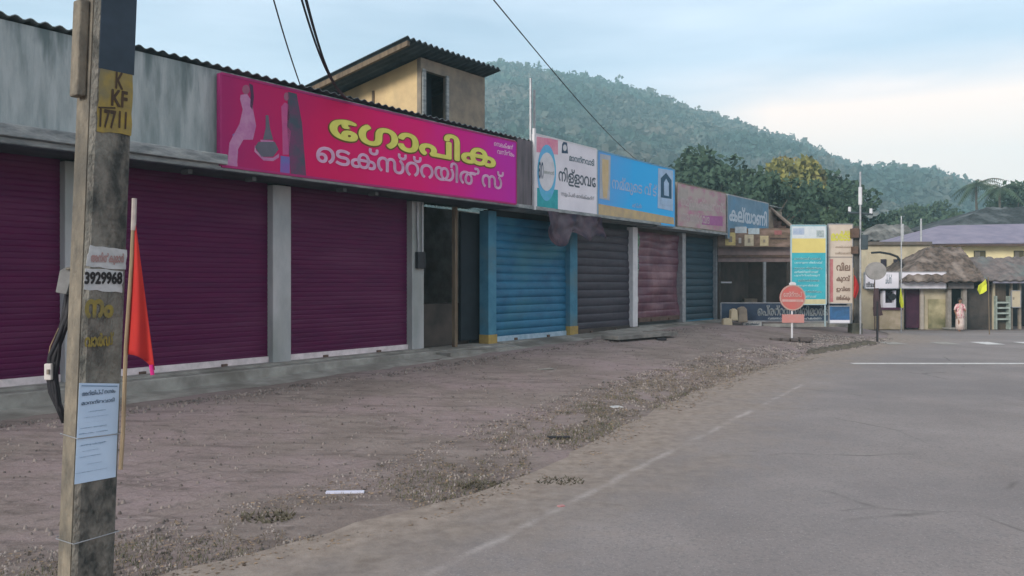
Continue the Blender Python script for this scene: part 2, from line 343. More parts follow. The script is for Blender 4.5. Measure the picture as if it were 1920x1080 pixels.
def road_mat():
    m = bpy.data.materials.new('worn_asphalt'); m.use_nodes = True; n = m.node_tree.nodes; l = m.node_tree.links; b = n['Principled BSDF']
    b.inputs['Roughness'].default_value = .9; b.inputs['Specular IOR Level'].default_value = .2
    t = n.new('ShaderNodeTexCoord')
    def nz(scale, det, st=(1, 1, 1), src=None):
        p = n.new('ShaderNodeMapping'); p.inputs['Scale'].default_value = st
        l.new(t.outputs['Object'], p.inputs[0]); q = n.new('ShaderNodeTexNoise'); q.inputs['Scale'].default_value = scale
        q.inputs['Detail'].default_value = det; q.inputs['Roughness'].default_value = .65; l.new(p.outputs[0], q.inputs[0]); return q.outputs[0]
    def ramp(s, a, b_, ca, cb):
        r = n.new('ShaderNodeValToRGB'); r.color_ramp.elements[0].position = a; r.color_ramp.elements[1].position = b_
        r.color_ramp.elements[0].color = (*ca, 1); r.color_ramp.elements[1].color = (*cb, 1); l.new(s, r.inputs[0]); return r.outputs[0]
    base = ramp(nz(.5, 8), .3, .7, (.195, .176, .176), (.285, .258, .255))
    k = n.new('ShaderNodeMix'); k.data_type = 'RGBA'; l.new(ramp(nz(42, 4), .50, .62, (0, 0, 0), (.55, .55, .55)), k.inputs['Factor'])
    l.new(base, k.inputs['A']); k.inputs['B'].default_value = (.14, .14, .145, 1)
    k2 = n.new('ShaderNodeMix'); k2.data_type = 'RGBA'; l.new(ramp(nz(2.2, 7), .63, .72, (0, 0, 0), (.6, .6, .6)), k2.inputs['Factor'])
    l.new(k.outputs['Result'], k2.inputs['A']); k2.inputs['B'].default_value = (.15, .145, .15, 1)
    kv = n.new('ShaderNodeMix'); kv.data_type = 'RGBA'; l.new(ramp(nz(.17, 5), .46, .60, (0, 0, 0), (.55, .55, .55)), kv.inputs['Factor']); l.new(k2.outputs['Result'], kv.inputs['A']); kv.inputs['B'].default_value = (.17, .16, .168, 1)
    kg = n.new('ShaderNodeMix'); kg.data_type = 'RGBA'; l.new(ramp(nz(60, 3), .60, .68, (0, 0, 0), (.5, .5, .5)), kg.inputs['Factor']); l.new(kv.outputs['Result'], kg.inputs['A']); kg.inputs['B'].default_value = (.40, .385, .375, 1)
    vo = n.new('ShaderNodeTexVoronoi'); vo.feature = 'DISTANCE_TO_EDGE'; vo.inputs['Scale'].default_value = .55
    wp = n.new('ShaderNodeMix'); wp.data_type = 'VECTOR'; wp.inputs['Factor'].default_value = .22; l.new(t.outputs['Object'], wp.inputs['A']); wq = n.new('ShaderNodeTexNoise'); wq.inputs['Scale'].default_value = 1.3; wq.inputs['Detail'].default_value = 8; l.new(t.outputs['Object'], wq.inputs[0]); l.new(wq.outputs['Color'], wp.inputs['B']); l.new(wp.outputs['Result'], vo.inputs['Vector'])
    ck = n.new('ShaderNodeMath'); ck.operation = 'MULTIPLY'; l.new(ramp(vo.outputs[0], .0, .012, (.75, .75, .75), (0, 0, 0)), ck.inputs[0]); l.new(ramp(nz(.4, 4), .52, .6, (0, 0, 0), (1, 1, 1)), ck.inputs[1])
    kc = n.new('ShaderNodeMix'); kc.data_type = 'RGBA'; l.new(ck.outputs[0], kc.inputs['Factor']); l.new(kg.outputs['Result'], kc.inputs['A']); kc.inputs['B'].default_value = (.09, .085, .085, 1); k2 = kc
    # sand washed over the verge: vertex attribute 'sand' (distance from the edge), broken up by noise
    at = n.new('ShaderNodeAttribute'); at.attribute_name = 'sand'
    s1 = n.new('ShaderNodeMath'); s1.operation = 'ADD'; l.new(at.outputs['Fac'], s1.inputs[0])
    s2 = n.new('ShaderNodeMath'); s2.operation = 'MULTIPLY_ADD'; l.new(nz(1.6, 8), s2.inputs[0]); s2.inputs[1].default_value = 1.4; s2.inputs[2].default_value = -.7
    l.new(s2.outputs[0], s1.inputs[1])
    sr = ramp(s1.outputs[0], .1, .95, (0, 0, 0), (1, 1, 1))
    k3 = n.new('ShaderNodeMix'); k3.data_type = 'RGBA'; l.new(sr, k3.inputs['Factor']); l.new(k2.outputs['Result'], k3.inputs['A'])
    sa = ramp(nz(7, 7), .35, .65, (.205, .172, .150), (.30, .258, .228)); l.new(sa, k3.inputs['B'])
    # faded painted edge line: a worn straight stripe fixed in the road's own coordinates
    q0 = Vector((-.62, 4.75, 0)); q1 = Vector((5.1, 14.1, 0)); qd = (q1-q0).normalized(); qn = Vector((qd.y, -qd.x, 0))
    def M(op, a, b_=None, c=None):
        m_ = n.new('ShaderNodeMath'); m_.operation = op
        for i_, v in enumerate((a, b_, c)):
            if v is None: continue
            if isinstance(v, (int, float)): m_.inputs[i_].default_value = v
            else: l.new(v, m_.inputs[i_])
        return m_.outputs[0]
    def dot(v):
        d_ = n.new('ShaderNodeVectorMath'); d_.operation = 'DOT_PRODUCT'; l.new(t.outputs['Object'], d_.inputs[0]); d_.inputs[1].default_value = v; return d_.outputs['Value']
    dd_ = M('ABSOLUTE', M('ADD', M('SUBTRACT', dot(qn), q0.dot(qn)), M('MULTIPLY_ADD', nz(1.5, 6), .10, -.05)))
    al = M('SUBTRACT', dot(qd), q0.dot(qd))
    edge = ramp(M('ADD', dd_, M('MULTIPLY_ADD', nz(26, 4), .09, -.045)), .004, .062, (1, 1, 1), (0, 0, 0))
    lim = M('MULTIPLY', M('GREATER_THAN', al, -1.5), M('LESS_THAN', al, (q1-q0).length))
    pf_ = M('MULTIPLY', M('MULTIPLY', edge, lim), ramp(nz(1.7, 10), .44, .60, (.05, .05, .05), (.62, .62, .62)))
    kp = n.new('ShaderNodeMix'); kp.data_type = 'RGBA'; l.new(pf_, kp.inputs['Factor']); l.new(k3.outputs['Result'], kp.inputs['A']); kp.inputs['B'].default_value = (.43, .40, .39, 1)
    l.new(kp.outputs['Result'], b.inputs['Base Color'])
    bb = n.new('ShaderNodeBump'); bb.inputs['Strength'].default_value = .35; bb.inputs['Distance'].default_value = .02
    l.new(nz(40, 5), bb.inputs['Height']); l.new(bb.outputs[0], b.inputs['Normal'])
    return m
def build_ground():
    xs = sorted(set([-880, -600, -250, -120, -60] + [x*.5 for x in range(-80, 100)] + [60, 90, 150, 300, 700, 1150]))
    ys = sorted(set([-280, -150, -60, -30] + [y*.5 for y in range(-40, 110)] + [60, 75, 95, 120, 170, 300, 700, 1030]))
    v = [(x, y, G(x, y) + (0.012*noise.noise(Vector((x*.9, y*.9, 0))) if abs(x) < 40 and 0 < y < 40 and x < road_edge(y)-.4 else -.008)) for y in ys for x in xs]
    nx = len(xs)
    f = [(j*nx+i, j*nx+i+1, (j+1)*nx+i+1, (j+1)*nx+i) for j in range(len(ys)-1) for i in range(nx-1)]
    o = npobj('ground', v, f, ground_mat()); tag(o, kind='structure')
    # road: rows follow its ragged verge
    rows = []; offs = [0, .25, .5, .8, 1.2, 1.7, 2.3, 3, 4, 5, 6.5, 8, 10, 12, 15, 20, 28, 40, 60]
    yy = [-20+.25*i for i in range(233)]
    v = []; sand = []
    for y in yy:
        e = road_edge(y) + .18*noise.noise(Vector((y*.9, 3, 0))) + .10*noise.noise(Vector((y*3.1, 9, 0)))
        for d in offs:
            x = e+d; v.append((x, y, G(x, y)+.012)); sand.append(max(0, 1.15-d/2.1)*(1 if y < 22 else .8) + (.25 if y > 24 else 0))
    n_ = len(offs)
    f = [(j*n_+i, j*n_+i+1, (j+1)*n_+i+1, (j+1)*n_+i) for j in range(len(yy)-1) for i in range(n_-1)]
    r = npobj('road', v, f, road_mat()); tag(r, kind='structure')
    a = r.data.attributes.new('sand', 'FLOAT', 'POINT'); a.data.foreach_set('value', np.array(sand, np.float32))
build_ground()
def marking(name, pts, col, wear):
    mb = MB(); mb.v = [Vector((x, y, G(x, y)+.018)) for x, y in pts]; n = len(pts)//2
    mb.f = [[i, i+1, 2*n-2-i, 2*n-1-i] for i in range(n-1)]
    return tag(part(name, mb, mat('road_paint_'+col[0], col[1], col[2], 9, lo=.42-wear, hi=.62-wear), recalc=False), kind='structure')
# faded edge line (in broken strokes), solid stop line, crossing bars
p0 = Vector((-.62, 4.75)); p1 = Vector((5.1, 14.1)); dn = (p1-p0).normalized(); pn = Vector((dn.y, -dn.x))
marking('stop_line', [(7.5+i*1.3, 17.62-.004*i) for i in range(14)]+[(7.5+i*1.3, 17.86-.004*i) for i in reversed(range(14))], ('white', (.66, .66, .66), (.50, .50, .50)), 0)
for i, x in enumerate((10.9, 12.45, 13.7, 15.0, 16.3)):
    c = (('white', (.66, .66, .66), (.50, .50, .50)) if i > 1 else ('worn', (.33, .32, .30), (.26, .25, .235)))
    marking('crossing_bar', [(x, 23.2), (x+.55, 23.2), (x+.62, 24.2), (x+.07, 24.2)], c, 0)

RID = [(-400, .02), (0, .05), (400, .13), (560, .17), (700, .225), (830, .262), (900, .268), (940, .2735), (1000, .268), (1100, .252), (1200, .2355), (1300, .2135), (1400, .193), (1500, .174),
       (1560, .157), (1620, .143), (1700, .139), (1750, .136), (1800, .124), (1850, .110), (1920, .100), (2200, .085), (3000, .05)]
def hz(x, y):
    px = 960+FPX*x/max(y, 1); 
    for (a, b), (c, d) in zip(RID, RID[1:]):
        if px <= c: tn = b+(d-b)*max(0, px-a)/(c-a); break
    else: tn = .05
    if y < 170: return -1
    t = (y-170)/390.0
    p = t if t < 1 else max(0, 1-(t-1)*1.6)
    sp = noise.noise(Vector((x*.008, y*.006, 0)))*14 + noise.noise(Vector((x*.02, y*.02, 5)))*6
    return tn*560*p + sp*min(1, t*2)*max(0, 1-abs(t-1)*0) * (1-.75*math.exp(-((t-1)/.18)**2)) - 1
def build_hill():
    xs = np.linspace(-420, 900, 120); ys = np.linspace(165, 1000, 90)
    v = [(x, y, hz(x, y)) for y in ys for x in xs]; nx = len(xs)
    f = [(j*nx+i, j*nx+i+1, (j+1)*nx+i+1, (j+1)*nx+i) for j in range(len(ys)-1) for i in range(nx-1)]
    o = npobj('hill', v, f, M_hill); tag(o, kind='structure')
    for p in o.data.polygons: p.use_smooth = True
    rs = np.random.RandomState(3); quads = []
    n = 0; cen = []
    while n < 15000:
        y = 175 + 420*rs.rand()**.8; px = rs.uniform(540, 2150); x = (px-960)/FPX*y
        if noise.noise(Vector((x*.018, y*.018, 9))) > .33 and rs.rand() < .75: continue
        cen.append((x, y, hz(x, y), (rs.uniform(1.3, 3.0) if rs.rand() < .75 else rs.uniform(2.8, 4.6)))); n += 1
    c = np.array(cen); K = 24
    P = c[:, None, :3] + 0
    dirs = rs.normal(size=(n, K, 3)); dirs /= np.linalg.norm(dirs, axis=2, keepdims=True)
    rad = c[:, 3][:, None, None]*(.45+.6*rs.rand(n, K, 1))
    ctr = P + dirs*rad*np.array([1, 1, 1])*(np.array([1, 1, 0])+np.array([0, 0, 1])*rs.uniform(.6, 1.5, (n, 1, 1))); ctr[..., 2] += c[:, 3][:, None]*.9
    a = rs.normal(size=(n, K, 3)); a /= np.linalg.norm(a, axis=2, keepdims=True); b = np.cross(a, dirs*.6+rs.normal(size=(n, K, 3))*.5); b /= np.linalg.norm(b, axis=2, keepdims=True)*1.0+1e-6
    sz = (c[:, 3][:, None, None]*rs.uniform(.14, .36, (n, K, 1)))
    V = np.stack([ctr-a*sz-b*sz, ctr+a*sz-b*sz, ctr+a*sz+b*sz, ctr-a*sz+b*sz], 2).reshape(-1, 3)
    Fq = np.arange(len(V)).reshape(-1, 4)
    o = npobj('hill_forest', V, Fq, M_leafh); tag(o, 'hazy green forest covering the hillside behind the shops', 'forest', kind='stuff')
build_hill()

# haze: still morning air
hb = MB().box(-900, 1200, -300, 1050, -2.5, 178); h = part('haze', hb, M_dark); tag(h, kind='stuff'); h.data.materials.clear()
hm = bpy.data.materials.new('morning_air'); hm.use_nodes = True; hm.node_tree.nodes.remove(hm.node_tree.nodes['Principled BSDF'])
pv = hm.node_tree.nodes.new('ShaderNodeVolumePrincipled'); pv.inputs['Color'].default_value = (.58, .90, 1.0, 1); pv.inputs['Density'].default_value = .00098
hm.node_tree.links.new(pv.outputs[0], hm.node_tree.nodes['Material Output'].inputs['Volume']); h.data.materials.append(hm)
h['label'] = 'pale blue morning haze in the air'

# ================================================================ TREES
def leaf_cloud(seed, clumps, K, size):
    """clumps: (x,y,z,r) ; many small leaf faces through each clump"""
    rs = np.random.RandomState(seed); c = np.array(clumps); n = len(c)
    d = rs.normal(size=(n, K, 3)); d /= np.linalg.norm(d, axis=2, keepdims=True)
    ctr = c[:, None, :3] + d*c[:, 3][:, None, None]*(rs.rand(n, K, 1)**.45)*np.array([1, 1, .75])
    a = rs.normal(size=(n, K, 3)); a /= np.linalg.norm(a, axis=2, keepdims=True); b = np.cross(a, rs.normal(size=(n, K, 3))); b /= np.linalg.norm(b, axis=2, keepdims=True)
    sz = size*rs.uniform(.5, 1.3, (n, K, 1))
    V = np.stack([ctr-a*sz, ctr-b*sz*.6, ctr+a*sz, ctr+b*sz*.6], 2).reshape(-1, 3)
    return V, np.arange(len(V)).reshape(-1, 4)
def make_tree(seed, h, rad, lm, label, cat='tree', group=None, name='broadleaf_tree', trunkh=.4, K=150, ls=.30):
    rs = random.Random(seed); root = thing(name, (0, 0, 0), label, cat, group)
    tm = MB(); top = h*.72
    tm.tube([(rs.uniform(-.1, .1)*i, rs.uniform(-.1, .1)*i, top*i/5) for i in range(6)], h*.028, 8, h*.010)
    cl = []
    for k in range(22):
        a = rs.uniform(0, 6.28); q = rs.uniform(.1, 1)**.6; z = h*rs.uniform(trunkh, .93)
        env = math.sin(math.pi*min(1, max(.08, (z/h-trunkh+.12)/(1.06-trunkh)))) ** .6
        x, y = math.cos(a)*rad*q*env, math.sin(a)*rad*q*env
        cl.append((x, y, z, rad*rs.uniform(.24, .42)))
        if k < 12: tm.tube([(0, 0, z*.62), (x*.5, y*.5, z*.8), (x, y, z)], h*.010, 5, h*.003)
    part('trunk', tm, M_bark, root)
    V, Fq = leaf_cloud(seed, cl, K, ls); o = npobj('crown', V, Fq, lm); o.parent = root
    return root
TREES = [  # px, top row, Z, radius scale, kind
    (1215, 305, 88, .8, 'm'), (1290, 284, 74, 1.0, 'd'), (1345, 318, 66, .9, 'd'), (1395, 318, 72, 1.0, 'm'), (1425, 330, 60, .9, 'd'),
    (1478, 292, 78, .75, 'y'), (1510, 345, 64, .8, 'd'), (1548, 325, 84, 1.0, 'd'), (1590, 350, 76, 1.0, 'd'), (1560, 390, 56, .7, 'm'),
    (1655, 405, 96, .8, 'm'), (1700, 385, 110, .8, 'm'), (1752, 378, 120, .9, 'm'), (1905, 345, 92, .8, 'd'), (1850, 392, 100, .7, 'd'), (1990, 350, 90, 1, 'd'), (1790, 400, 84, .6, 'm')]
protos = {'d': make_tree(11, 12, 4.6, M_leafd, 'x', group='x'), 'm': make_tree(23, 12, 4.2, M_leafm, 'x', group='x'), 'y': make_tree(37, 12, 4.4, M_leafy, 'x', group='x')}
POS = ['behind the right end of the blue house-logo board', 'directly above the pink and cream signboard', 'rising behind the pink signboard edge', 'between the blue-grey signboard and the yellow-green tree',
       'just left below the yellow-green crown', '', 'just right of the yellow-green crown', 'above the teal and yellow notice board', 'behind the tall cream notice board', 'low behind the two standing boards',
       'right of the far electric pole', 'above the left end of the violet-grey roof', 'above the middle of the violet-grey roof', 'at the right edge of the photo above the dark roof', 'just behind the dark tiled roof top', 'beyond the right edge of the view', 'between the violet roof and the hill']
used = set()
for (px, ty, Z, rs_, kd), ps in zip(TREES, POS):
    pr = protos[kd]; o = pr if kd not in used else copy_tree(pr); used.add(kd)
    base = W(px, 530, Z); base.z = -.5; hgt = CAMZ+(HOR-ty)/FPX*Z+.5
    o.location = base; sc = hgt/12.0/.98; o.scale = (sc*rs_*1.05, sc*rs_*1.05, sc); o.rotation_euler = (0, 0, px*.37)
    o['label'] = {'d': 'dark green leafy tree ', 'm': 'mid-green bushy tree ', 'y': 'yellow-green tree with reddish-brown flecks above the dark trees'}[kd]+('' if kd == 'y' else ps)
    if kd == 'y': o.pop('group', None) if hasattr(o, 'pop') else None
    else: o['group'] = 'trees at the foot of the hill'
def palm(px, ty, Z, label, seed):
    base = W(px, 530, Z); base.z = -.6; h = CAMZ+(HOR-ty)/FPX*Z+.2
    root = thing('coconut_palm', base, label, 'palm tree', 'palms at the foot of the hill')
    T = lambda x, y, z: base+Vector((x, y, z))
    tm = MB(T); tm.tube([(.10*math.sin(i*.6), 0, h*i/8) for i in range(9)], .19, 7, .12); part('trunk', tm, M_bark, root)
    rs = random.Random(seed); cm = MB(T)
    for k in range(15):
        a = k*2.4+rs.uniform(-.2, .2); up = rs.uniform(-.3, 1.1); ln = rs.uniform(2.6, 3.5); p = []
        for i in range(9):
            t_ = i/8; p.append(Vector((math.cos(a)*ln*t_*.9, math.sin(a)*ln*t_*.9, h+up*ln*.6*t_-2.0*t_*t_)))
        side = Vector((-math.sin(a), math.cos(a), 0))
        for i in range(8):
            for sg in (1, -1):
                for j in range(2):
                    q = p[i]+(p[i+1]-p[i])*(j*.5); w = .75*math.sin(math.pi*(.12+.85*(i+j*.5)/8))
                    cm.add([tuple(q), tuple(q+(p[i+1]-p[i])*.38), tuple(q+(p[i+1]-p[i])*.7+side*sg*w+Vector((0, 0, -w*.5)))], [(0, 1, 2)])
    part('fronds', cm, M_leafm, root, recalc=False)
palm(1832, 338, 95, 'coconut palm with a ragged crown above the violet-grey roof, left of the other', 1)
palm(1876, 345, 88, 'coconut palm with thin drooping fronds near the right edge, above the dark roof', 2)
# ================================================================ THE SHOP ROW
ZF = .45                                            # shop floor
def shutter(root, s0, s1, z0, z1, m, pitch=.085, depth=.0035, o=0.0, railm=None, wob=0.0, seed=0, label=None):
    n = int(round((z1-z0)/pitch)); pts = []
    for i in range(n):
        for q in range(5):
            t = q/5; pts.append((z0+(i+t)*(z1-z0)/n, o+depth*math.sin(math.pi*t)**.7 if q else o-.004))
    pts.append((z1, o)); mb = MB(F); nu = 10
    sh = mb.grid(nu, len(pts)-1, lambda u, v: (s0+(s1-s0)*u, pts[int(round(v*(len(pts)-1)))][1] + wob*noise.noise(Vector((u*2.3+seed, v*4.0, seed))), pts[int(round(v*(len(pts)-1)))][0]))
    p = part('roller_shutter', mb, m, root, recalc=False)
    if label: p['label'] = label
    part('bottom_rail', MB(F).box(s0+.01, s1-.01, o-.01, o+.05, z0-.09, z0+.05), railm or M_rail, p)
    for s in (s0+(s1-s0)*.28, s0+(s1-s0)*.72): part('lock_hasp', MB(F).box(s-.05, s+.05, o+.05, o+.085, z0-.075, z0-.01), M_rust, p)
    return p
def pillar(root, s0, s1, z1, m, o0=-.12, o1=.16, base=None, z0=ZF):
    part('pillar', MB(F).box(s0, s1, o0, o1, z0, z1), m, root, bevel=.012)
    if base: part('pillar_base', MB(F).box(s0-.012, s1+.012, o0, o1+.012, z0, z0+.32), base, root)
def sheet(root, name, s0, s1, o0, z0, o1, z1, m, pitch=.18, amp=.028, thick=.012):
    """corrugated sheet, waves side by side along s, running from (o0,z0) to (o1,z1)"""
    n = int((s1-s0)/pitch*6)
    mb = MB(F).grid(n, 3, lambda u, v: (s0+(s1-s0)*u, o0+(o1-o0)*v, z0+(z1-z0)*v+amp*math.sin(2*math.pi*(s0+(s1-s0)*u)/pitch)))
    return part(name, mb, m, root, recalc=False, thick=thick)
sA0, sA1 = -3.0, SX(922)
OF = .70                                           # fascia plane
# --- textile shop building
A = thing('shop_building', F(sA0, 0, 0), 'long low concrete shop block with stained grey parapet and dark purple roller shutters', 'shop building', rz=FROT)
pl = MB(F); pl.box(sA0, sA1, -.3, .50, 0, ZF-.09); pl.grid(60, 4, lambda u, v: (sA0+(sA1-sA0)*u, .45+.8*v, HB(sA0+(sA1-sA0)*u)+.05*(1-v)-.02*v+.025*noise.noise(Vector((u*40, v*3, 2)))-.03*(v>.9)))
part('plinth', pl, M_conc, A, bevel=.02)
P1 = (SX(122, .16), SX(160, .16)); P2 = (SX(512, .16), SX(546, .16)); P3 = (SX(773, .16), SX(795, .16))
for a in (P1, P2, P3): pillar(A, a[0], a[1], 3.52, M_pillar, z0=ZF-.09)
pillar(A, P1[0]-3.55, P1[0]-3.2, 3.52, M_pillar, z0=ZF-.09)
shutter(A, P1[0]-3.2, P1[0], ZF, 3.555, M_purple, seed=1)
shutter(A, P1[1], P2[0], ZF, 3.555, M_purple, seed=2)
shutter(A, P2[1], P3[0], ZF, 3.555, M_purple, seed=3)
part('threshold', MB(F).box(P1[0]-3.2, P3[1], .06, .30, ZF-.088, ZF-.05), M_conc, A)
bw = MB(F); bw.box(sA0, P1[0]-3.55, -.2, 0, .3, 3.5)
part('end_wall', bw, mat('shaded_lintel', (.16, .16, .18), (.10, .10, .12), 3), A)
# recess with a plank post and a dark rear wall
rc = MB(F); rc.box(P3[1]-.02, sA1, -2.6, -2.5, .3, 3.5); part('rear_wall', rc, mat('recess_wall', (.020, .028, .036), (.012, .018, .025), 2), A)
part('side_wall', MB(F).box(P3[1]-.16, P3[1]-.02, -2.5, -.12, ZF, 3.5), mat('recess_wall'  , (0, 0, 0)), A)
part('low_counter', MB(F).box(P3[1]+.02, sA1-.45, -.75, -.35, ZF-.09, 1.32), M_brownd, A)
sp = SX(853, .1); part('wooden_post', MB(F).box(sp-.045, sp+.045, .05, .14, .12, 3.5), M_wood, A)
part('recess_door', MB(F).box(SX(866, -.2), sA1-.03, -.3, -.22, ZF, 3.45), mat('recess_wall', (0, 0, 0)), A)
part('recess_step', MB(F).box(P3[1]+.02, sA1-.1, .0, .9, .15, .33), M_conc, A)
cs = MB(F); cs.box(sA0, sA1, -.1, .82, 3.56, 3.64); cs.box(sA0, SX(414, OF), -.1, .90, 3.64, 3.80)
part('canopy_slab', cs, M_ledge, A, bevel=.015)
part('soffit', MB(F).box(sA0, sA1, .01, .80, 3.548, 3.559), mat('shade_dark_soffit', (.075, .078, .095), (.045, .048, .06), 3), A)  # thin board under the canopy, the shade there put into its dark colour
part('parapet_wall', MB(F).box(sA0, sA1, .50, OF, 3.64, 5.14), M_parapet, A)
sheet(A, 'corrugated_roof', sA0, SX(1000, OF), .76, 5.20, -7, 4.5, M_roofs, amp=.020)
bk = MB(F); bk.box(sA0, sA1+8, -7.2, -7, 0, 4.4); bk.box(sA0-.15, sA0, -7, .4, 0, 4.5); part('back_wall', bk, M_conc, A)
# brackets under the canopy and wall pipes by the third pillar
for px in (640, 700, 470, 350): s = SX(px, .5); part('bracket', MB(F).box(s-.04, s+.04, .40, .60, 3.48, 3.547), mat('dark_bracket', (.14, .15, .16), None, 4), A)
part('wall_pipe', MB(F).tube([(P3[0]+.12, .20, 3.5), (P3[0]+.12, .20, 2.9), (P3[0]+.16, .20, 2.2)], .022), M_steel, A)
part('wall_pipe', MB(F).tube([(P3[0]+.26, .20, 3.5), (P3[0]+.26, .20, 2.35)], .018), M_steel, A)
part('switch_box', MB(F).box(P3[0]+.08, P3[0]+.32, .162, .25, 2.1, 2.45), M_black, A, bevel=.01)

# --- middle block: blue and slate shutters
sB0, sB1 = sA1, SX(1196)
B = thing('shop_building', F(sB0, 0, 0), 'middle shop block with blue striped shutter, slate shutter and yellow-footed blue pillars', 'shop building', rz=FROT)
pl = MB(F); pl.box(sB0, sB1, -.3, .35, 0, ZF-.07); pl.grid(40, 4, lambda u, v: (sB0+(sB1-sB0)*u, .30+1.0*v, HB(sB0+(sB1-sB0)*u)+.04*(1-v)-.02*v+.02*noise.noise(Vector((u*30, v*3, 5)))-.03*(v>.9))); part('plinth', pl, M_conc, B, bevel=.02)
b1 = (SX(916, .16), SX(931, .16)); b2 = (SX(1069, .16), SX(1083, .16)); b3 = (SX(1187, .16), SX(1196, .16))
pillar(B, b1[0], b1[1], 3.5, M_bluep, base=M_yel, z0=ZF-.2, o0=-.12); pillar(B, b2[0], b2[1], 3.5, M_bluep, base=M_yel, z0=ZF-.15)
pillar(B, b3[0], b3[1], 3.5, M_white)
shutter(B, b1[1], b2[0], ZF, 3.4, M_blue, pitch=.20, depth=.024, railm=mat('pale_blue_rail', (.38, .50, .60), (.25, .36, .45), 5), wob=.05, seed=5)
shutter(B, b2[1], b3[0], ZF, 3.4, M_slate, pitch=.22, depth=.018, railm=M_brownd, wob=.05, seed=7)
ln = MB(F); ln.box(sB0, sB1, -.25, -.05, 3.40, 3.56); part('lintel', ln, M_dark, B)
part('canopy_slab', MB(F).box(sB0, sB1, -.1, .80, 3.56, 3.64), M_ledge, B)
part('parapet_wall', MB(F).box(sB0, sB1, .45, .60, 3.64, 5.1), M_brownw, B)
sheet(B, 'corrugated_roof', SX(1003, OF), sB1, .58, 5.14, -7, 4.5, M_roofs)
# --- end block: maroon and teal shutters
sC0, sC1 = sB1, SX(1442)
C3 = thing('shop_building', F(sC0, 0, 0), 'end shop block with rippled maroon shutter and narrow dark teal shutter', 'shop building', rz=FROT)
pl = MB(F); pl.box(sC0, sC1, -.3, .35, 0, ZF); pl.box(sC0, SX(1345), .35, .9, .1, .43); part('plinth', pl, M_conc, C3, bevel=.02)
c1 = (SX(1279, .14), SX(1285, .14)); c2 = (SX(1343, .14), SX(1349, .14))
shutter(C3, sB1, c1[0], ZF+.2, 3.4, M_maroon, pitch=.26, depth=.016, wob=.16, railm=M_rust, seed=11)
pillar(C3, *c1, 3.5, M_steel); pillar(C3, *c2, 3.5, M_steel)
shutter(C3, c1[1], c2[0], ZF, 3.4, M_teal, pitch=.24, depth=.024, railm=M_bluep, seed=13)
part('back_wall', MB(F).box(c2[1], sC1, -.3, -.1, .3, 3.5), M_brownd, C3)
part('lintel', MB(F).box(sC0, sC1, -.25, -.05, 3.40, 3.56), M_brownd, C3)
part('canopy_slab', MB(F).box(sC0, sC1, -.1, .66, 3.52, 3.60), M_ledge, C3)
part('parapet_wall', MB(F).box(sC0, sC1, .40, .55, 3.60, 4.8), M_brownw, C3)
sheet(C3, 'corrugated_roof', sC0, sC1, .60, 4.95, -6, 4.4, M_roofs)

# --- rooftop room
r0, r1 = SX(789, -1.0), SX(909, -1.0); zr = 7.22
RR = thing('rooftop_room', F(r0, -1, 4.6), 'upper room with cream side wall, dark doorway and overhanging corrugated roof above the shops', 'building', rz=FROT)
def lean(o): return zr-.10+(o+.6)*.165          # roof falls away from the street
d0, d1 = SX(793, -1.0), SX(838, -1.0)
fw = MB(F)
for a, b, z0, z1 in ((r0, d0, 4.4, lean(-1)), (d1, r1, 4.4, lean(-1)), (d0, d1, 6.78, lean(-1)+0)): fw.box(a, b, -1.12, -1.0, z0, z1)
part('front_wall', fw, M_brownw, RR)
sw = MB(F).prism([(-1.12, 4.4), (-6.4, 4.4), (-6.4, lean(-6.4)), (-1.12, lean(-1.12))], r0, r0+.12, axis=0); part('side_wall', sw, M_cream, RR)
sw = MB(F).prism([(-1.12, 4.4), (-6.4, 4.4), (-6.4, lean(-6.4)), (-1.12, lean(-1.12))], r1-.12, r1, axis=0); part('side_wall', sw, M_brownw, RR)
part('rear_wall', MB(F).box(r0, r1, -6.5, -6.4, 4.4, lean(-6.4)), M_brownw, RR)
fr = part('door_frame', MB(F).box(d0-.03, d0+.07, -1.0, -.96, 4.6, 6.8).box(d1-.05, d1+.04, -1.0, -.96, 4.6, 6.8), M_ledge, RR)
part('dark_doorway', MB(F).box(d0, d1, -1.6, -1.5, 4.4, 6.8), mat('dark_blue_interior', (.02, .035, .05), None, 3), RR)
rx0, rx1 = SX(760, -.6), SX(936, -.6)
sheet(RR, 'corrugated_roof', rx0, rx1, -.55, zr, -6.9, zr-6.35*.165, M_roofd, pitch=.19, amp=.035, thick=.02)
part('rafter', MB(F).prism([(-.6, zr-.05), (-6.9, zr-.05-6.3*.165), (-6.9, zr-.18-6.3*.165), (-.6, zr-.16)], rx0+.06, rx0+.14, axis=0), M_wood, RR)
part('wall_batten', MB(F).box(r0-.03, r0, -2.62, -2.55, 5.9, 6.5), M_wood, RR)

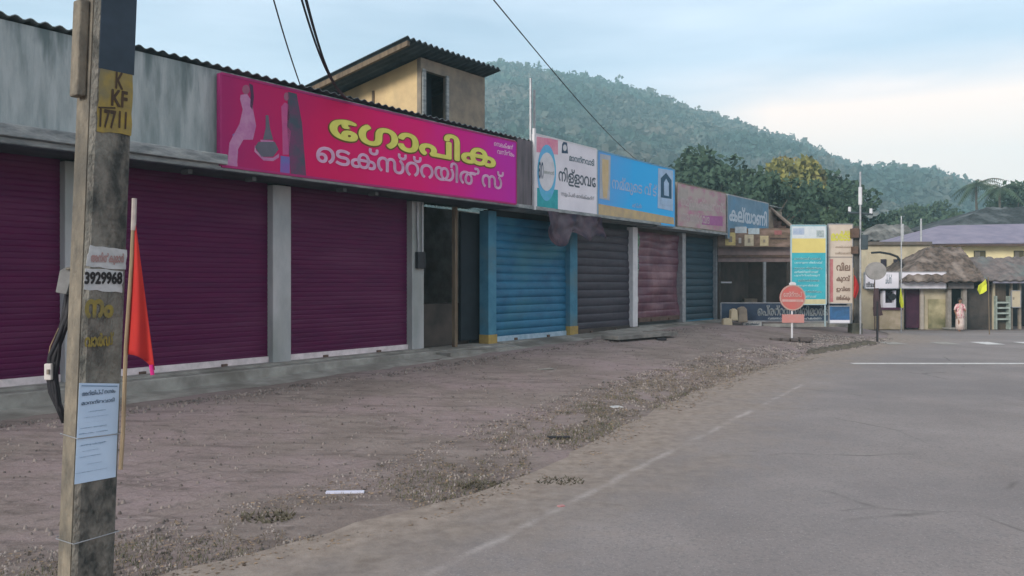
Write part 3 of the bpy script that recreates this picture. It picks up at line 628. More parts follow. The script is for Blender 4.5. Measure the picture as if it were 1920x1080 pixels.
# ================================================================ SIGNBOARDS ON THE ROW
def ramp_mat(name, stops, axis='X', a=0.0, b=1.0, noise_amt=.15, rough=.5):
    """printed colour change across the board, in the board's own coordinates"""
    m = bpy.data.materials.new(name); m.use_nodes = True; n = m.node_tree.nodes; l = m.node_tree.links; bs = n['Principled BSDF']; bs.inputs['Roughness'].default_value = .8; bs.inputs['Specular IOR Level'].default_value = .12
    t = n.new('ShaderNodeTexCoord'); s = n.new('ShaderNodeSeparateXYZ'); l.new(t.outputs['Object'], s.inputs[0])
    q = n.new('ShaderNodeTexNoise'); q.inputs['Scale'].default_value = .9; q.inputs['Detail'].default_value = 4; l.new(t.outputs['Object'], q.inputs[0])
    mr = n.new('ShaderNodeMapRange'); mr.inputs['From Min'].default_value = a; mr.inputs['From Max'].default_value = b; l.new(s.outputs[axis], mr.inputs['Value'])
    ad = n.new('ShaderNodeMath'); ad.operation = 'MULTIPLY_ADD'; l.new(q.outputs[0], ad.inputs[0]); ad.inputs[1].default_value = noise_amt*2; ad.inputs[2].default_value = -noise_amt
    a2 = n.new('ShaderNodeMath'); l.new(mr.outputs[0], a2.inputs[0]); l.new(ad.outputs[0], a2.inputs[1])
    r = n.new('ShaderNodeValToRGB'); e = r.color_ramp.elements
    while len(e) < len(stops): e.new(.5)
    for el, (p, c) in zip(e, stops): el.position = p; el.color = (*c, 1)
    l.new(a2.outputs[0], r.inputs[0]); l.new(r.outputs[0], bs.inputs['Base Color']); return m
def board(name, px0, px1, z0, z1, label, m, o=OF+.14, group=None, th=.05, frame=M_steel, cat='signboard'):
    s0, s1 = SX(px0, o), SX(px1, o)
    r = thing(name, F(s0, o-th, z0), label, cat, group, rz=FROT)
    part('panel', MB(F).box(s0, s1, o-th, o, z0, z1), m, r)
    fr = MB(F)
    for a, b, c, d in ((s0-.02, s0+.02, z0, z1), (s1-.02, s1+.02, z0, z1), (s0+.02, s1-.02, z0-.02, z0+.02), (s0+.02, s1-.02, z1-.02, z1+.02)): fr.box(a, b, o-th-.03, o+.006, c, d)
    part('frame', fr, frame, r)
    return r, s0, s1, o
def fig(root, name, polys, m, o):                  # printed shapes: list of polygons in (px,py) of the photo, laid on the panel
    mb = MB(F)
    for k, p in enumerate(polys): mb.prism([(SX(x, o), SZ(x, y, o)) for x, y in p], o, o+.003+.0007*k, axis=1)
    return part(name, mb, m, root)
bm1 = ramp_mat('magenta_print', [(0, (.34, .022, .13)), (.25, (.60, .012, .11)), (.5, (.68, .014, .17)), (.72, (.56, .02, .32)), (.95, (.44, .035, .44))], 'X', 0, 9.0)
b, s0, s1, o = board('signboard', 414, 968, 3.62, 5.06, 'long magenta textile shop banner with large yellow Malayalam letters', bm1, frame=mat('magenta_edge', (.38, .03, .16), None, 3))
Tt = lambda x, y, z: F(x, y, z)
for nm, body, x0, x1, ya, yb, yc, yd, m, bold, z in (('yellow_lettering', 'ഗോപിക', 617, 929, 0, 0, 0, 0, mat('yellow_letter_paint', (.72, .70, .16), (.62, .60, .13), 6), .035, (4.36, 4.90)),
         ('white_lettering', 'െടക്സ്റ്റയിൽസ്', 592, 944, 0, 0, 0, 0, mat('pink_white_letter_paint', (.78, .50, .70), (.68, .40, .60), 6), .02, (3.90, 4.32))):
    body = body.replace('ഗോപിക', 'േഗാപിക')
    if bold == .035: textpart('letter_outline', b, Tt, body, SX(x0, o)-.03, SX(x1, o)+.03, z[0]-.03, z[1]+.02, o+.002, .0006, mat('dark_outline', (.16, .10, .03), None, 4), .06)
    textpart(nm, b, Tt, body, SX(x0, o), SX(x1, o), z[0], z[1], o+.010, .0008, m, bold)
textpart('small_lettering', b, Tt, 'െസലക്ഷൻ', SX(926, o), SX(962, o), 4.86, 4.98, o+.004, .0005, mat('pink_white_letter_paint', (0, 0, 0)), .02)
textpart('small_lettering', b, Tt, 'വസ്ത്രം', SX(932, o), SX(964, o), 4.70, 4.82, o+.004, .0005, mat('pink_white_letter_paint', (0, 0, 0)), .02)
pf = lambda n, c, c2=None: mat(n, c, c2, 4)
fig(b, 'printed_backdrop', [[(540, 172), (556, 176), (566, 230), (574, 330), (545, 326), (538, 240)]], pf('print_slate', (.06, .08, .11), (.16, .05, .12)), o)
fig(b, 'printed_woman', [[(451, 178), (463, 176), (472, 190), (476, 214), (480, 236), (474, 262), (452, 262), (449, 232), (455, 205), (450, 186)],
                         [(449, 232), (430, 268), (426, 312), (444, 314), (446, 280), (456, 262)]], pf('print_mauve', (.40, .14, .32), (.50, .26, .42)), o)
fig(b, 'printed_head', [[(461+7*math.cos(a), 168+9*math.sin(a)) for a in [k*math.pi/6 for k in range(12)]]], pf('print_skin', (.34, .12, .20)), o)
fig(b, 'printed_hair', [[(467, 156), (474, 160), (476, 182), (473, 206), (469, 200), (470, 176)]], pf('print_dark', (.08, .04, .09)), o)
fig(b, 'printed_blue_fold', [[(436, 252), (446, 246), (446, 288), (438, 292)], [(526, 292), (543, 294), (543, 330), (525, 326)]], pf('print_blue', (.10, .17, .42), (.22, .10, .36)), o)
fig(b, 'printed_pale_fold', [[(422, 312), (428, 296), (444, 288), (445, 312)]], pf('print_pale', (.56, .30, .46)), o)
fig(b, 'printed_lamp', [[(498, 216), (503, 216), (506, 240), (512, 262), (493, 262), (498, 240)], [(478, 276), (484, 266), (515, 266), (522, 280), (512, 294), (490, 294)]], pf('print_grey', (.13, .13, .17)), o)
fig(b, 'printed_lamp_rim', [[(488, 262), (513, 264), (510, 271), (490, 270)], [(478, 272), (480, 282), (494, 295), (512, 296), (523, 288), (523, 295), (512, 302), (494, 301), (477, 284)]], pf('print_mauve', (0, 0, 0)), o)
fig(b, 'printed_second_woman', [[(534, 192), (541, 196), (543, 222), (538, 236), (545, 246), (541, 290), (530, 290), (529, 240), (527, 200)]], pf('print_rose', (.50, .10, .26), (.40, .08, .24)), o)
fig(b, 'printed_head', [[(537+5*math.cos(a), 181+8*math.sin(a)) for a in [k*math.pi/6 for k in range(12)]]], pf('print_skin', (0, 0, 0)), o)
# grey side panel between banner and next board
part('parapet_post', MB(F).box(SX(972, .8), SX(999, .8), .60, .76, 3.62, 5.18), mat('grey_timber_panel', (.17, .15, .17), (.09, .085, .095), 2, (4, 4, .5)), A)
# boards on the middle block
b, s0, s1, o = board('signboard', 1003, 1119, 3.60, 5.40, 'white shop signboard with round blue and green emblem at its left end', M_board, o=.72, frame=M_white)
fig(b, 'printed_pink_strip', [[(1006, 256), (1046, 262), (1046, 290), (1006, 285)]], pf('print_pinkred', (.62, .20, .32), (.70, .34, .42)), o)
fig(b, 'printed_green_field', [[(1007, 352), (1046, 356), (1046, 398), (1007, 389)]], pf('print_green', (.03, .30, .33), (.05, .38, .42)), o)
def ell(cx, cy, rx, ry, n=26): return [(cx+rx*math.cos(k*2*math.pi/n), cy+ry*math.sin(k*2*math.pi/n)) for k in range(n)]
fig(b, 'printed_blue_ring', [ell(1025, 324, 17.5, 53)], pf('print_skyblue', (.16, .42, .72), (.10, .44, .60)), o+.005)
fig(b, 'printed_white_disc', [ell(1025, 322, 15, 36)], pf('print_white', (.66, .66, .70)), o+.009)
textpart('emblem_lettering', b, Tt, 'െറ', SX(1009, o), SX(1018, o), 4.33, 4.75, o+.014, .0005, M_ink, .02)
textpart('emblem_lettering', b, Tt, 'മലനാട്', SX(1019, o), SX(1038, o), 4.48, 4.58, o+.014, .0005, mat('grey_green_ink', (.28, .33, .30), None, 4), .01)
fig(b, 'printed_logo', [[(1054, 270), (1057, 265), (1063, 267), (1065, 288), (1053, 287)]], M_ink, o)
fig(b, 'printed_logo_disc', [ell(1059, 277, 3.4, 6)], pf('print_white', (0, 0, 0)), o+.004)
textpart('small_lettering', b, Tt, 'മാനന്തവാടി', SX(1067, o), SX(1114, o), 4.93, 5.12, o+.003, .0005, mat('grey_ink', (.14, .20, .24), None, 4), .03)
textpart('lettering', b, Tt, 'നിള്ളാവേ', SX(1047, o), SX(1117, o), 4.28, 4.74, o+.003, .0005, mat('charcoal_ink', (.10, .13, .16), None, 4), .02)
textpart('small_lettering', b, Tt, 'സൂപ്പർ മാർക്കറ്റ്', SX(1052, o), SX(1114, o), 3.98, 4.12, o+.003, .0005, mat('pale_ink', (.34, .36, .40), None, 4), .01)
bl = ramp_mat('blue_board_print', [(0, (.14, .36, .72)), (.35, (.05, .44, .86)), (.8, (.06, .46, .88)), (1, (.22, .44, .74))], 'X', 0, 5.5)
b, s0, s1, o = board('signboard', 1121, 1265, 3.58, 5.38, 'bright blue signboard with sandy lower band, wheat stalk and white-framed house logo', bl, o=.72, frame=mat('blue_edge', (.15, .35, .55), None, 4))
fig(b, 'printed_sand_band', [[(1122, 382), (1150, 387), (1200, 396), (1263, 408), (1264, 421), (1122, 402)]], pf('print_sand', (.55, .42, .22), (.42, .33, .22)), o)
fig(b, 'printed_white_frame', [[(1125, 288), (1145, 292), (1143, 376), (1124, 372)]], pf('print_palegrey', (.42, .46, .52)), o+.004)
fig(b, 'printed_stalk', [[(1129, 298), (1141, 300), (1141, 340), (1138, 372), (1131, 370), (1129, 335)]], pf('print_wheat', (.52, .40, .22), (.60, .48, .30)), o+.008)
textpart('lettering', b, Tt, 'നമ്മുെട വീട്', SX(1147, o), SX(1232, o), 4.33, 4.80, o+.003, .0005, mat('pale_blue_letter', (.34, .50, .76), None, 4), .02)
textpart('small_lettering', b, Tt, 'കൽപ്പറ്റ', SX(1185, o), SX(1203, o), 3.99, 4.13, o+.003, .0005, mat('pale_blue_letter', (0, 0, 0)), .02)
fig(b, 'printed_logo_panel', [[(1234, 315), (1262, 320), (1262, 396), (1233, 390)]], pf('print_iceblue', (.40, .55, .74)), o+.004)
fig(b, 'printed_logo', [[(1239, 370), (1239, 334), (1249, 324), (1259, 338), (1259, 373)]], pf('print_navy', (.04, .11, .18)), o+.008)
fig(b, 'printed_logo_arch', [[(1245, 366), (1245, 342), (1249, 335), (1254, 344), (1254, 368)], [(1239, 374), (1258, 377), (1258, 386), (1239, 383)]], pf('print_iceblue', (0, 0, 0)), o+.012)
# end block boards
pk = mat('mottled_pink_print', (.46, .20, .30), (.36, .26, .27), 5, (1, 1, 1.5), c3=(.42, .36, .34), lo=.42, hi=.58, c3pos=.52)
b, s0, s1, o = board('signboard', 1270, 1361, 3.62, 5.02, 'faded pink and cream signboard crowded with small print', pk, o=.66, frame=M_brownw)
fig(b, 'printed_pale_corner', [[(1273, 352), (1290, 355), (1289, 376), (1273, 374)], [(1292, 380), (1334, 384), (1334, 396), (1292, 394)]], pf('print_beige', (.42, .38, .36)), o)
textpart('lettering', b, Tt, 'െമഡിക്കൽസ്', SX(1276, o), SX(1356, o), 4.30, 4.66, o+.005, .0005, mat('cream_ink', (.50, .42, .42), None, 4), .03)
textpart('small_lettering', b, Tt, 'ആയുർേവദ', SX(1278, o), SX(1330, o), 3.74, 4.16, o+.005, .0005, mat('cream_ink', (0, 0, 0)), .03)
fig(b, 'printed_purple_patch', [[(1316, 404), (1355, 406), (1355, 424), (1316, 421)]], pf('print_lilac', (.38, .14, .32)), o)
b, s0, s1, o = board('signboard', 1364, 1441, 3.42, 5.00, 'faded blue-grey signboard with tall pale letters next to the pink board', mat('bluegrey_print', (.17, .28, .38), (.12, .22, .30), 3, c3=(.10, .26, .42)), o=.66, frame=M_steel)
textpart('lettering', b, Tt, 'കല്യാണി', SX(1367, o), SX(1438, o), 4.05, 4.66, o+.004, .0005, mat('pale_lettering', (.52, .60, .68), None, 4), .035)
# torn banner under the white board
s0, s1 = SX(1028, .82), SX(1134, .82)
hbn = MB(F).grid(40, 14, lambda u, v: (s0+(s1-s0)*u, .80+.07*math.sin(u*17+v*3)+.05*noise.noise(Vector((u*6, v*4, 1))), 3.56-v*(.50+.42*noise.noise(Vector((u*2.6, 0, 3)))+.20*math.sin(u*7.0)**2)))
t_ = part('torn_banner', hbn, mat('mottled_torn_print', (.075, .045, .060), (.028, .026, .048), 3.2, c3=(.12, .10, .12), lo=.42, hi=.6, c3pos=.58), None, recalc=False, thick=.006, loc=F(s0, .8, 2.7))
tag(t_, 'crumpled dark mottled banner hanging torn below the white signboard', 'banner')
# thin pipes above the row
for px, y0, y1, lb in ((991, 146, 262, 'thin grey pipe standing on the roof, left of the pair beside the white board'), (998, 168, 258, 'thin grey pipe standing on the roof, right of the pair beside the white board')):
    s = SX(px, .66); r = part('roof_pipe', MB(F).tube([(s, .72, SZ(px, y1, .7)-.5), (s, .72, SZ(px, y0, .7))], .03, 8), M_steel, None, loc=F(s, .72, 4.5)); tag(r, lb, 'pipe')
s = SX(1003, .8); tag(part('white_post', MB(F).box(s-.05, s+.02, .76, .82, 3.55, 5.5), M_white, None, loc=F(s, .8, 3.55)), 'slim white upright fixed at the left edge of the white board', 'post')

# ================================================================ FRONT-FACING SHED, BOARDS, NO-ENTRY SIGN
def bx(mb, px0, px1, py0, py1, Z, depth):           # box whose near face fills these photo rows and columns at distance Z
    a = W(px0, py1, Z); c = W(px1, py0, Z); return mb.box(a.x, c.x, Z, Z+depth, a.z, c.z)
ZS = 29.6
SH = thing('open_shed', (W(1345, 530, ZS).x, ZS, 0), 'open-fronted dark shed with brown lintel and tiled roof ending the shop row', 'shed')
part('floor', bx(MB(), 1350, 1600, 606, 618, ZS+.1, 4), M_conc, SH)
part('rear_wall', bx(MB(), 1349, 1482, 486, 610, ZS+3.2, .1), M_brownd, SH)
lt = bx(MB(), 1346, 1482, 462, 491, ZS, .2); part('lintel', lt, mat('faded_brown_board', (.26, .19, .18), (.17, .13, .13), 3), SH)
part('beam', bx(MB(), 1346, 1482, 478, 483, ZS-.05, .06), M_rust, SH)
rf = MB(); ZR = 33.2
for k in range(9):                                   # overlapping tile courses stepping down the slope
    t0, t1 = k/9, (k+1)/9+.03; x0, x1 = W(1440+44*t0, 0, ZR).x, W(1440+44*t1, 0, ZR).x; z0, z1 = W(0, 388+36*t0, ZR).z, W(0, 388+36*t1, ZR).z
    rf.prism([(x0, z0+.05), (x1, z1+.06), (x1, z1-.03), (x0, z0-.06)], ZR, ZR+4, axis=1)
part('roof', rf, M_tile, SH)
gb = MB()
for k in range(7):
    zt = W(0, 396+9*k, ZR).z; zl = W(0, 405+9*k, ZR).z; gb.box(W(1440, 0, ZR).x, W(min(1483, 1449+9*k), 0, ZR).x, ZR+.1+.02*(k % 2), ZR+.3, zl, zt)
part('gable_boards', gb, mat('red_brown_boards', (.20, .13, .11), (.08, .055, .05), 6, (1, 1, 3)), SH)
part('verge_tiles', MB().tube([tuple(W(1441, 388, ZR-.1)), tuple(W(1484, 424, ZR-.1))], .07, 6), mat('pale_tile', (.30, .25, .21), (.2, .16, .14), 5), SH)
part('roof_slope', MB().grid(2, 24, lambda u, v: (W(1484, 0, ZR).x+(W(1346, 0, ZR).x-W(1484, 0, ZR).x)*u*1.0, ZS+.2+v*3.2, W(0, 463, ZS).z+v*.55+.04*((v*8) % 1))), M_tile, SH, recalc=False, thick=.05)
for px in (1349, 1434, 1478): part('post', bx(MB(), px-2.5, px+2.5, 470 if px == 1434 else 491, 608, ZS+.02, .1), M_steel if px == 1434 else M_brownd, SH)
part('shelf', bx(MB(), 1352, 1372, 528, 531, ZS+.6, .3), M_white, SH)
part('plank', bx(MB(), 1396, 1420, 560, 606, ZS+2.0, .4), M_brownw, SH)
pbm = mat('brown_product_print', (.19, .135, .10), (.10, .07, .055), 5, (1, 1, 3), c3=(.26, .18, .15))
T3 = lambda x, y, z: Vector((x, y, z))
PB = thing('product_board', (W(1412, 0, ZS-.3).x, ZS-.3, W(0, 462, ZS-.3).z), 'brown printed board with pale and yellow product pictures on top of the shed lintel', 'signboard')
part('panel', bx(MB(), 1346, 1481, 428, 463, ZS-.3, .06), pbm, PB)
for k, (a, b_, c, d, nm, col) in enumerate([(1360, 1379, 436, 460, 'print_tin_yellow', (.62, .50, .22)), (1385, 1390, 446, 456, 'print_dot_pale', (.44, .42, .40)), (1396, 1413, 440, 461, 'print_tin_pale', (.52, .46, .34)), (1425, 1441, 442, 461, 'print_tin_buff', (.50, .42, .26)),
        (1378, 1400, 425, 437, 'print_white_block', (.48, .54, .58)), (1403, 1424, 428, 439, 'print_grey_block', (.42, .50, .54)), (1444, 1476, 446, 449, 'print_rule_dark', (.07, .05, .045)), (1452, 1466, 432, 440, 'print_rose_block', (.30, .12, .12))]):
    part('printed_picture', bx(MB(), a, b_, c, d, ZS-.304-.0006*k, .004), mat(nm, col, tuple(v*.7 for v in col), 7), PB)
    if k in (0, 2, 3): part('printed_picture', bx(MB(), a+6, b_-6, c+7, d-6, ZS-.312, .003), M_brownw, PB)
# low navy board with white letters
Zb = 27.4
def flat(label, name, cat, px0, px1, py0, py1, Z, m, frame=M_steel, th=.05, group=None, legs=None):
    r = thing(name, (W((px0+px1)/2, 530, Z).x, Z, max(0, W(0, py1, Z).z) if legs is None else W(0, legs, Z).z), label, cat, group)
    part('panel', bx(MB(), px0, px1, py0, py1, Z, th), m, r)
    f = MB(); w = .8
    bx(f, px0-w, px0+w, py0, py1, Z-.012, th+.03); bx(f, px1-w, px1+w, py0, py1, Z-.012, th+.03); bx(f, px0+w, px1-w, py0-w, py0+w, Z-.012, th+.03); bx(f, px0+w, px1-w, py1-w, py1+w, Z-.012, th+.03)
    part('frame', f, frame, r)
    if legs:
        for q in (px0+1.5, px1-1.5): part('leg', bx(MB(), q-1, q+1, py1, legs, Z+.005, .05), frame, r)
    return r
T3 = lambda x, y, z: Vector((x, y, z))
def words(r, body, px0, px1, py0, py1, Z, m, bold=.02, name='lettering'):
    a = W(px0, py1, Z); c = W(px1, py0, Z); textpart(name, r, T3, body, a.x, c.x, a.z, c.z, Z-.004, -.0008, m, bold)
def pt(r, name, px0, px1, py0, py1, Z, m, k=1): part(name, bx(MB(), px0, px1, py0, py1, Z-.003*k, .0028*k), m, r)
nb = flat('low navy blue hoarding with white Malayalam lettering behind the no-entry sign', 'low_hoarding', 'hoarding', 1352, 1588, 568, 602, Zb, mat('navy_print', (.04, .06, .10), (.03, .045, .075), 3, c3=(.06, .10, .15)), legs=613)
words(nb, 'െപ്രറ്റഡ് മിനിമാർട്ട്', 1420, 1560, 572, 592, Zb, mat('white_letter_print', (.62, .66, .68), None, 4), .03)
words(nb, 'വയനാട് ജില്ലാ സഹകരണ', 1440, 1540, 594, 599, Zb, mat('white_letter_print', (0, 0, 0)), .01, 'small_lettering')
ds = [(1368, 1382, 578, 600, M_creamp, 'tilted cream block of rubble in front of the navy hoarding', 'rubble_block'), (1382, 1400, 574, 603, M_brownw, 'brown rubble block leaning between cream blocks by the hoarding', 'rubble_block'),
      (1353, 1372, 596, 611, M_creamp, 'low cream rubble block at the left foot of the hoarding', 'rubble_block')]
rr = random.Random(9)
for a, b_, c, d, m, lb, nm in ds:
    q = W((a+b_)/2, d, 27.0); bw_ = (b_-a)/FPX*27; hh = (d-c)/FPX*27; mb = MB()
    mb.prism([(q.x-bw_/2, q.z-.02), (q.x+bw_/2, q.z-.02), (q.x+bw_*.42, q.z+hh*.8), (q.x+bw_*.1, q.z+hh), (q.x-bw_*.4, q.z+hh*.86)], 26.85, 27.15)
    o_ = part(nm, mb, m, None, loc=(q.x, 27, q.z), bevel=.03); tag(o_, lb, 'rubble', 'rubble by the hoarding')
kb = flat('narrow white notice strip lying at the foot of the navy hoarding', 'notice_strip', 'sign', 1394, 1428, 602, 612, 27.1, mat('grey_white_strip', (.46, .46, .44), (.36, .36, .34), 9)); words(kb, 'േനാ പാർക്കിംഗ്', 1398, 1424, 604.5, 609.5, 27.1, M_ink, .03)
part('rim', bx(MB(), 1430, 1590, 607, 613, 27.2, .15), M_conc, tag(thing('kerb_blocks', W(1510, 613, 27.2), 'low row of pale kerb concrete under the navy hoarding', 'kerb'), None))
# standing boards
tb = flat('tall standing notice board, turquoise lower part with yellow band and white top', 'standing_board', 'notice board', 1484, 1549, 422, 571, 27.0, mat('turquoise_print', (.06, .42, .48), (.045, .33, .41), 2), legs=612, frame=mat('pale_blue_frame', (.42, .55, .60), None, 4))
pt(tb, 'white_header', 1485, 1548, 424, 447, 27.0, mat('header_white', (.60, .64, .66), (.50, .56, .60), 7)); pt(tb, 'yellow_band', 1485, 1548, 447, 474, 27.0, mat('band_yellow', (.66, .56, .20), (.60, .50, .18), 2))
pt(tb, 'sand_footer', 1485, 1548, 561, 570, 27.0, mat('footer_sand', (.60, .55, .34), None, 4))
pt(tb, 'header_picture', 1487, 1508, 428, 440, 27.0, mat('picture_blue', (.30, .38, .52), (.42, .48, .58), 9), 2); pt(tb, 'header_picture', 1531, 1545, 432, 445, 27.0, mat('picture_dark', (.22, .28, .30), (.45, .5, .5), 14), 2)
ml = mat('pale_turquoise_ink', (.38, .66, .70), None, 4); rr = random.Random(5)
for k, y in enumerate((482, 490, 500, 507, 514, 523, 533, 544, 553)):
    x0 = 1489+rr.uniform(0, 8)*(k > 4); words(tb, ['മാനന്തവാടി നഗരസഭ', 'പൊതുജന ശ്രദ്ധക്ക്', 'ഗതാഗത നിയന്ത്രണം', 'കണ്ടെയ്ൻമെന്റ് േസാൺ', 'പുറത്തിറങ്ങരുത്'][k % 5], x0, x0+rr.uniform(38, 54), y, y+5.2, 27.0, ml, .035)
cb = flat('tall cream notice board with yellow heading and red side strip', 'standing_board', 'notice board', 1553, 1599, 420, 569, 27.2, mat('cream_print', (.58, .50, .42), (.52, .44, .37), 3), legs=614)
words(cb, 'മാർട്ട്', 1558, 1596, 432, 452, 27.2, mat('lime_ink', (.62, .60, .10), None, 4), .05)
for y0, y1, t_ in ((460, 465, 'പലചരക്ക് പച്ചക്കറി'), (472, 477, 'ലഭ്യമാണ്')): words(cb, t_, 1566, 1596, y0, y1, 27.2, mat('tan_ink', (.36, .28, .22), None, 4), .02)
pt(cb, 'grey_rule', 1554, 1598, 481, 483.5, 27.2, mat('rule_grey', (.34, .30, .27), None, 4)); pt(cb, 'red_strip', 1556, 1562, 486, 566, 27.2, mat('strip_red', (.42, .10, .12), (.50, .22, .22), 5))
for y0, y1, t_ in ((492, 508, 'വില'), (516, 530, 'കുറവ്'), (537, 548, 'ഇവിെട'), (553, 565, 'ലഭിക്കും')): words(cb, t_, 1568, 1594, y0, y1, 27.2, mat('brown_ink', (.20, .13, .10), None, 4), .04)
bb_ = flat('low bright blue panel with pale foot standing below the cream notice board', 'blue_panel', 'panel', 1555, 1594, 574, 606, 26.6, mat('blue_panel_print', (.05, .17, .36), (.04, .10, .22), 3, c3=(.03, .05, .08), c3pos=.55)); pt(bb_, 'pale_foot', 1556, 1593, 600, 606, 26.6, M_board)

# no-entry sign
def _hit(px, py):
    Z = 20.0
    for _ in range(20): Z = (CAMZ-G((px-960)/FPX*Z, Z))*FPX/(py-HOR)
    return Z
Zn = _hit(1485, 640); q = W(1485, 641, Zn); zb = G(q.x, Zn)
ne = thing('no_entry_sign', (q.x, Zn, zb), 'round faded red no-entry sign with a plate beneath on a thin white post', 'road sign')
c_ = W(1485, 558, Zn); rd = .40*Zn/24.9
T_ = lambda x, y, z: Vector((x, y, z))
part('post', MB().tube([(q.x, Zn, zb+.08), (q.x, Zn, c_.z)], .028, 8), M_white, ne)
dk = part('disc', MB().disc(c_.x, c_.z, rd, Zn-.06, Zn-.03, 32), mat('faded_sign_red', (.50, .11, .10), (.42, .16, .14), 4), ne)
part('rim', MB().add([(c_.x+r_*math.cos(k*math.pi/16), Zn-.064-y_, c_.z+r_*math.sin(k*math.pi/16)) for r_, y_ in ((rd, 0), (rd-.035, 0)) for k in range(32)], [(k, (k+1) % 32, 32+(k+1) % 32, 32+k) for k in range(32)]), mat('sign_rim', (.45, .32, .28), None, 5), dk, recalc=False)
part('bar', MB().box(c_.x-.30, c_.x+.30, Zn-.066, Zn-.061, c_.z-.12, c_.z-.05), mat('sign_bar_pale', (.56, .36, .34), (.46, .26, .24), 6), dk)
textpart('sign_lettering', dk, T_, 'േസ്റ്റാപ്', c_.x-.27, c_.x+.27, c_.z+.02, c_.z+.18, Zn-.0655, -.0005, mat('sign_bar_pale', (0, 0, 0)), .03)
part('plate', MB().box(c_.x-.30, c_.x+.33, Zn-.055, Zn-.03, c_.z-.72, c_.z-.48), mat('faded_plate_red', (.52, .20, .18), (.45, .26, .24), 5), ne)
part('cap', MB().disc(c_.x, c_.z+rd+.02, .10, Zn-.058, Zn-.035, 16, rz=.06), M_white, ne)
ft = MB()
for x0, x1 in ((-.62, -.38), (-.34, -.12), (-.08, .14), (.2, .55)): ft.box(q.x+x0, q.x+x1, Zn-.16, Zn+.12, zb, zb+.10+.02*(x0 > 0))
part('base_stones', ft, mat('base_stone', (.12, .10, .095), (.07, .06, .06), 7), ne, bevel=.02)
# ================================================================ FOREGROUND POLE
ZP = 4.0
pb = W(162, 1080, ZP); LEAN = .113/2.87
def PT(a, c, z):                                     # a along U, c towards the street (NF), z height; the pole leans along U
    return Vector((pb.x, pb.y, 0)) + U*(a+(z-pb.z)*LEAN) + NF*c + Vector((0, 0, z))
def onpole(px, py, c=.083):                          # photo point -> (a, z) on the pole's street face
    d = Vector(((px-960)/FPX, 1, (HOR-py)/FPX)); o0 = Vector((0, 0, CAMZ)); P0 = Vector((pb.x, pb.y, 0))+NF*c
    t = (P0-o0).dot(NF)/d.dot(NF); h = o0+d*t; z = h.z
    return (h-P0).dot(U)-(z-pb.z)*LEAN, z
mb = MB(PT); n = 24; rr = random.Random(3)
prof = [(-.1, -.08), (.088, -.08), (.1, -.068), (.1, .068), (.088, .08), (-.08, .08), (-.1, .062)]
for k in range(n+1):
    z = -.4+k*(8.6/n)*1.0; sc = 1-.012*k/n
    for a, c in prof: mb.v.append(PT(a*sc, c*sc, z))
m_ = len(prof)
for k in range(n):
    for j in range(m_): mb.f.append([k*m_+j, k*m_+(j+1) % m_, (k+1)*m_+(j+1) % m_, (k+1)*m_+j])
mb.f += [list(range(m_)), list(range(n*m_, n*m_+m_))]
UP = thing('utility_pole', PT(0, 0, 0), 'square grey concrete utility pole with painted numbers, leaning slightly, in the foreground', 'utility pole', rz=FROT)
part('pole_shaft', mb, M_pole, UP)
# left-hand face strip, sunlight put into its paler colour; upper cleat
part('lit_face_strip', MB(PT).box(-.106, -.1005, -.072, .055, .0, 8.0), M_polel, UP)
a0, z0 = onpole(186, 130); part('upper_cleat', MB(PT).box(-.155, -.108, -.05, .03, 2.72, 3.20), M_polel, UP, bevel=.008)
part('upper_band', MB(PT).box(-.078, .099, .0805, .084, 2.86, 3.9), mat('dark_painted_band', (.045, .065, .09), (.03, .045, .06), 4), UP)
def patch(name, quad, m, parent, off=.0835, ragged=0, seed=0):
    mb = MB(PT); rr = random.Random(seed); pts = []
    q = [onpole(x, y) for x, y in quad]
    for i in range(len(q)):
        a, b = q[i], q[(i+1) % len(q)]
        for k in range(6 if ragged else 1):
            t = k/6; pts.append((a[0]+(b[0]-a[0])*t+rr.uniform(-ragged, ragged), a[1]+(b[1]-a[1])*t+rr.uniform(-ragged, ragged)))
    n = len(pts); mb.v = [PT(a, off, z) for a, z in pts]+[PT(a, off-.0015, z) for a, z in pts]
    tr = tessellate_polygon([[Vector((a, z, 0)) for a, z in pts]]); mb.f = [list(t) for t in tr]+[[i, (i+1) % n, n+(i+1) % n, n+i] for i in range(n)]
    return part(name, mb, m, parent, recalc=False)
def ptext(name, parent, body, px0, px1, py0, py1, m, bold=.03, off=.0865):
    a0, z0 = onpole(px0, py1, off); a1, z1 = onpole(px1, py0, off)
    mb = MB(lambda x, y, z: PT(x, y, z)); text(mb, body, a0, a1, z0, z1, off, .00035, bold); return part(name, mb, m, parent, recalc=False)
yp = patch('yellow_number_patch', [(188, 128), (249, 134), (246, 254), (181, 246)], M_ypat, UP, ragged=.004)
M_numb = mat('brown_number_paint', (.07, .045, .03), (.05, .035, .025), 9)
ptext('painted_number', yp, 'K', 216, 232, 137, 166, M_numb); ptext('painted_number', yp, 'KF', 208, 240, 172, 198, M_numb); ptext('painted_number', yp, '177', 186, 218, 208, 238, M_numb); ptext('painted_number', yp, '11', 222, 238, 210, 240, M_numb)
patch('number_rule', [(184, 200), (216, 201), (216, 204), (184, 203)], M_numb, yp, off=.086)
for (y0, y1, t_) in ((560, 598, 'നം'), (622, 652, 'വാർഡ്')):
    ptext('painted_mark', UP, t_, 158, 214, y0, y1, M_yold, .05)
st = patch('paper_sticker', [(168, 460), (238, 468), (236, 506), (160, 499)], M_paperw, None, ragged=.003, seed=2)
def rebase(o, p, label, cat, group=None):
    p = Vector(p); o.data.transform(Matrix.Translation(-p)); o.location = p; WORLD[o.name] = Matrix.Translation(p); return tag(o, label, cat, group)
rebase(st, PT(0, .084, 1.93), 'torn pale sticker with faded red print above the phone number on the pole', 'sticker', 'papers stuck on the pole')
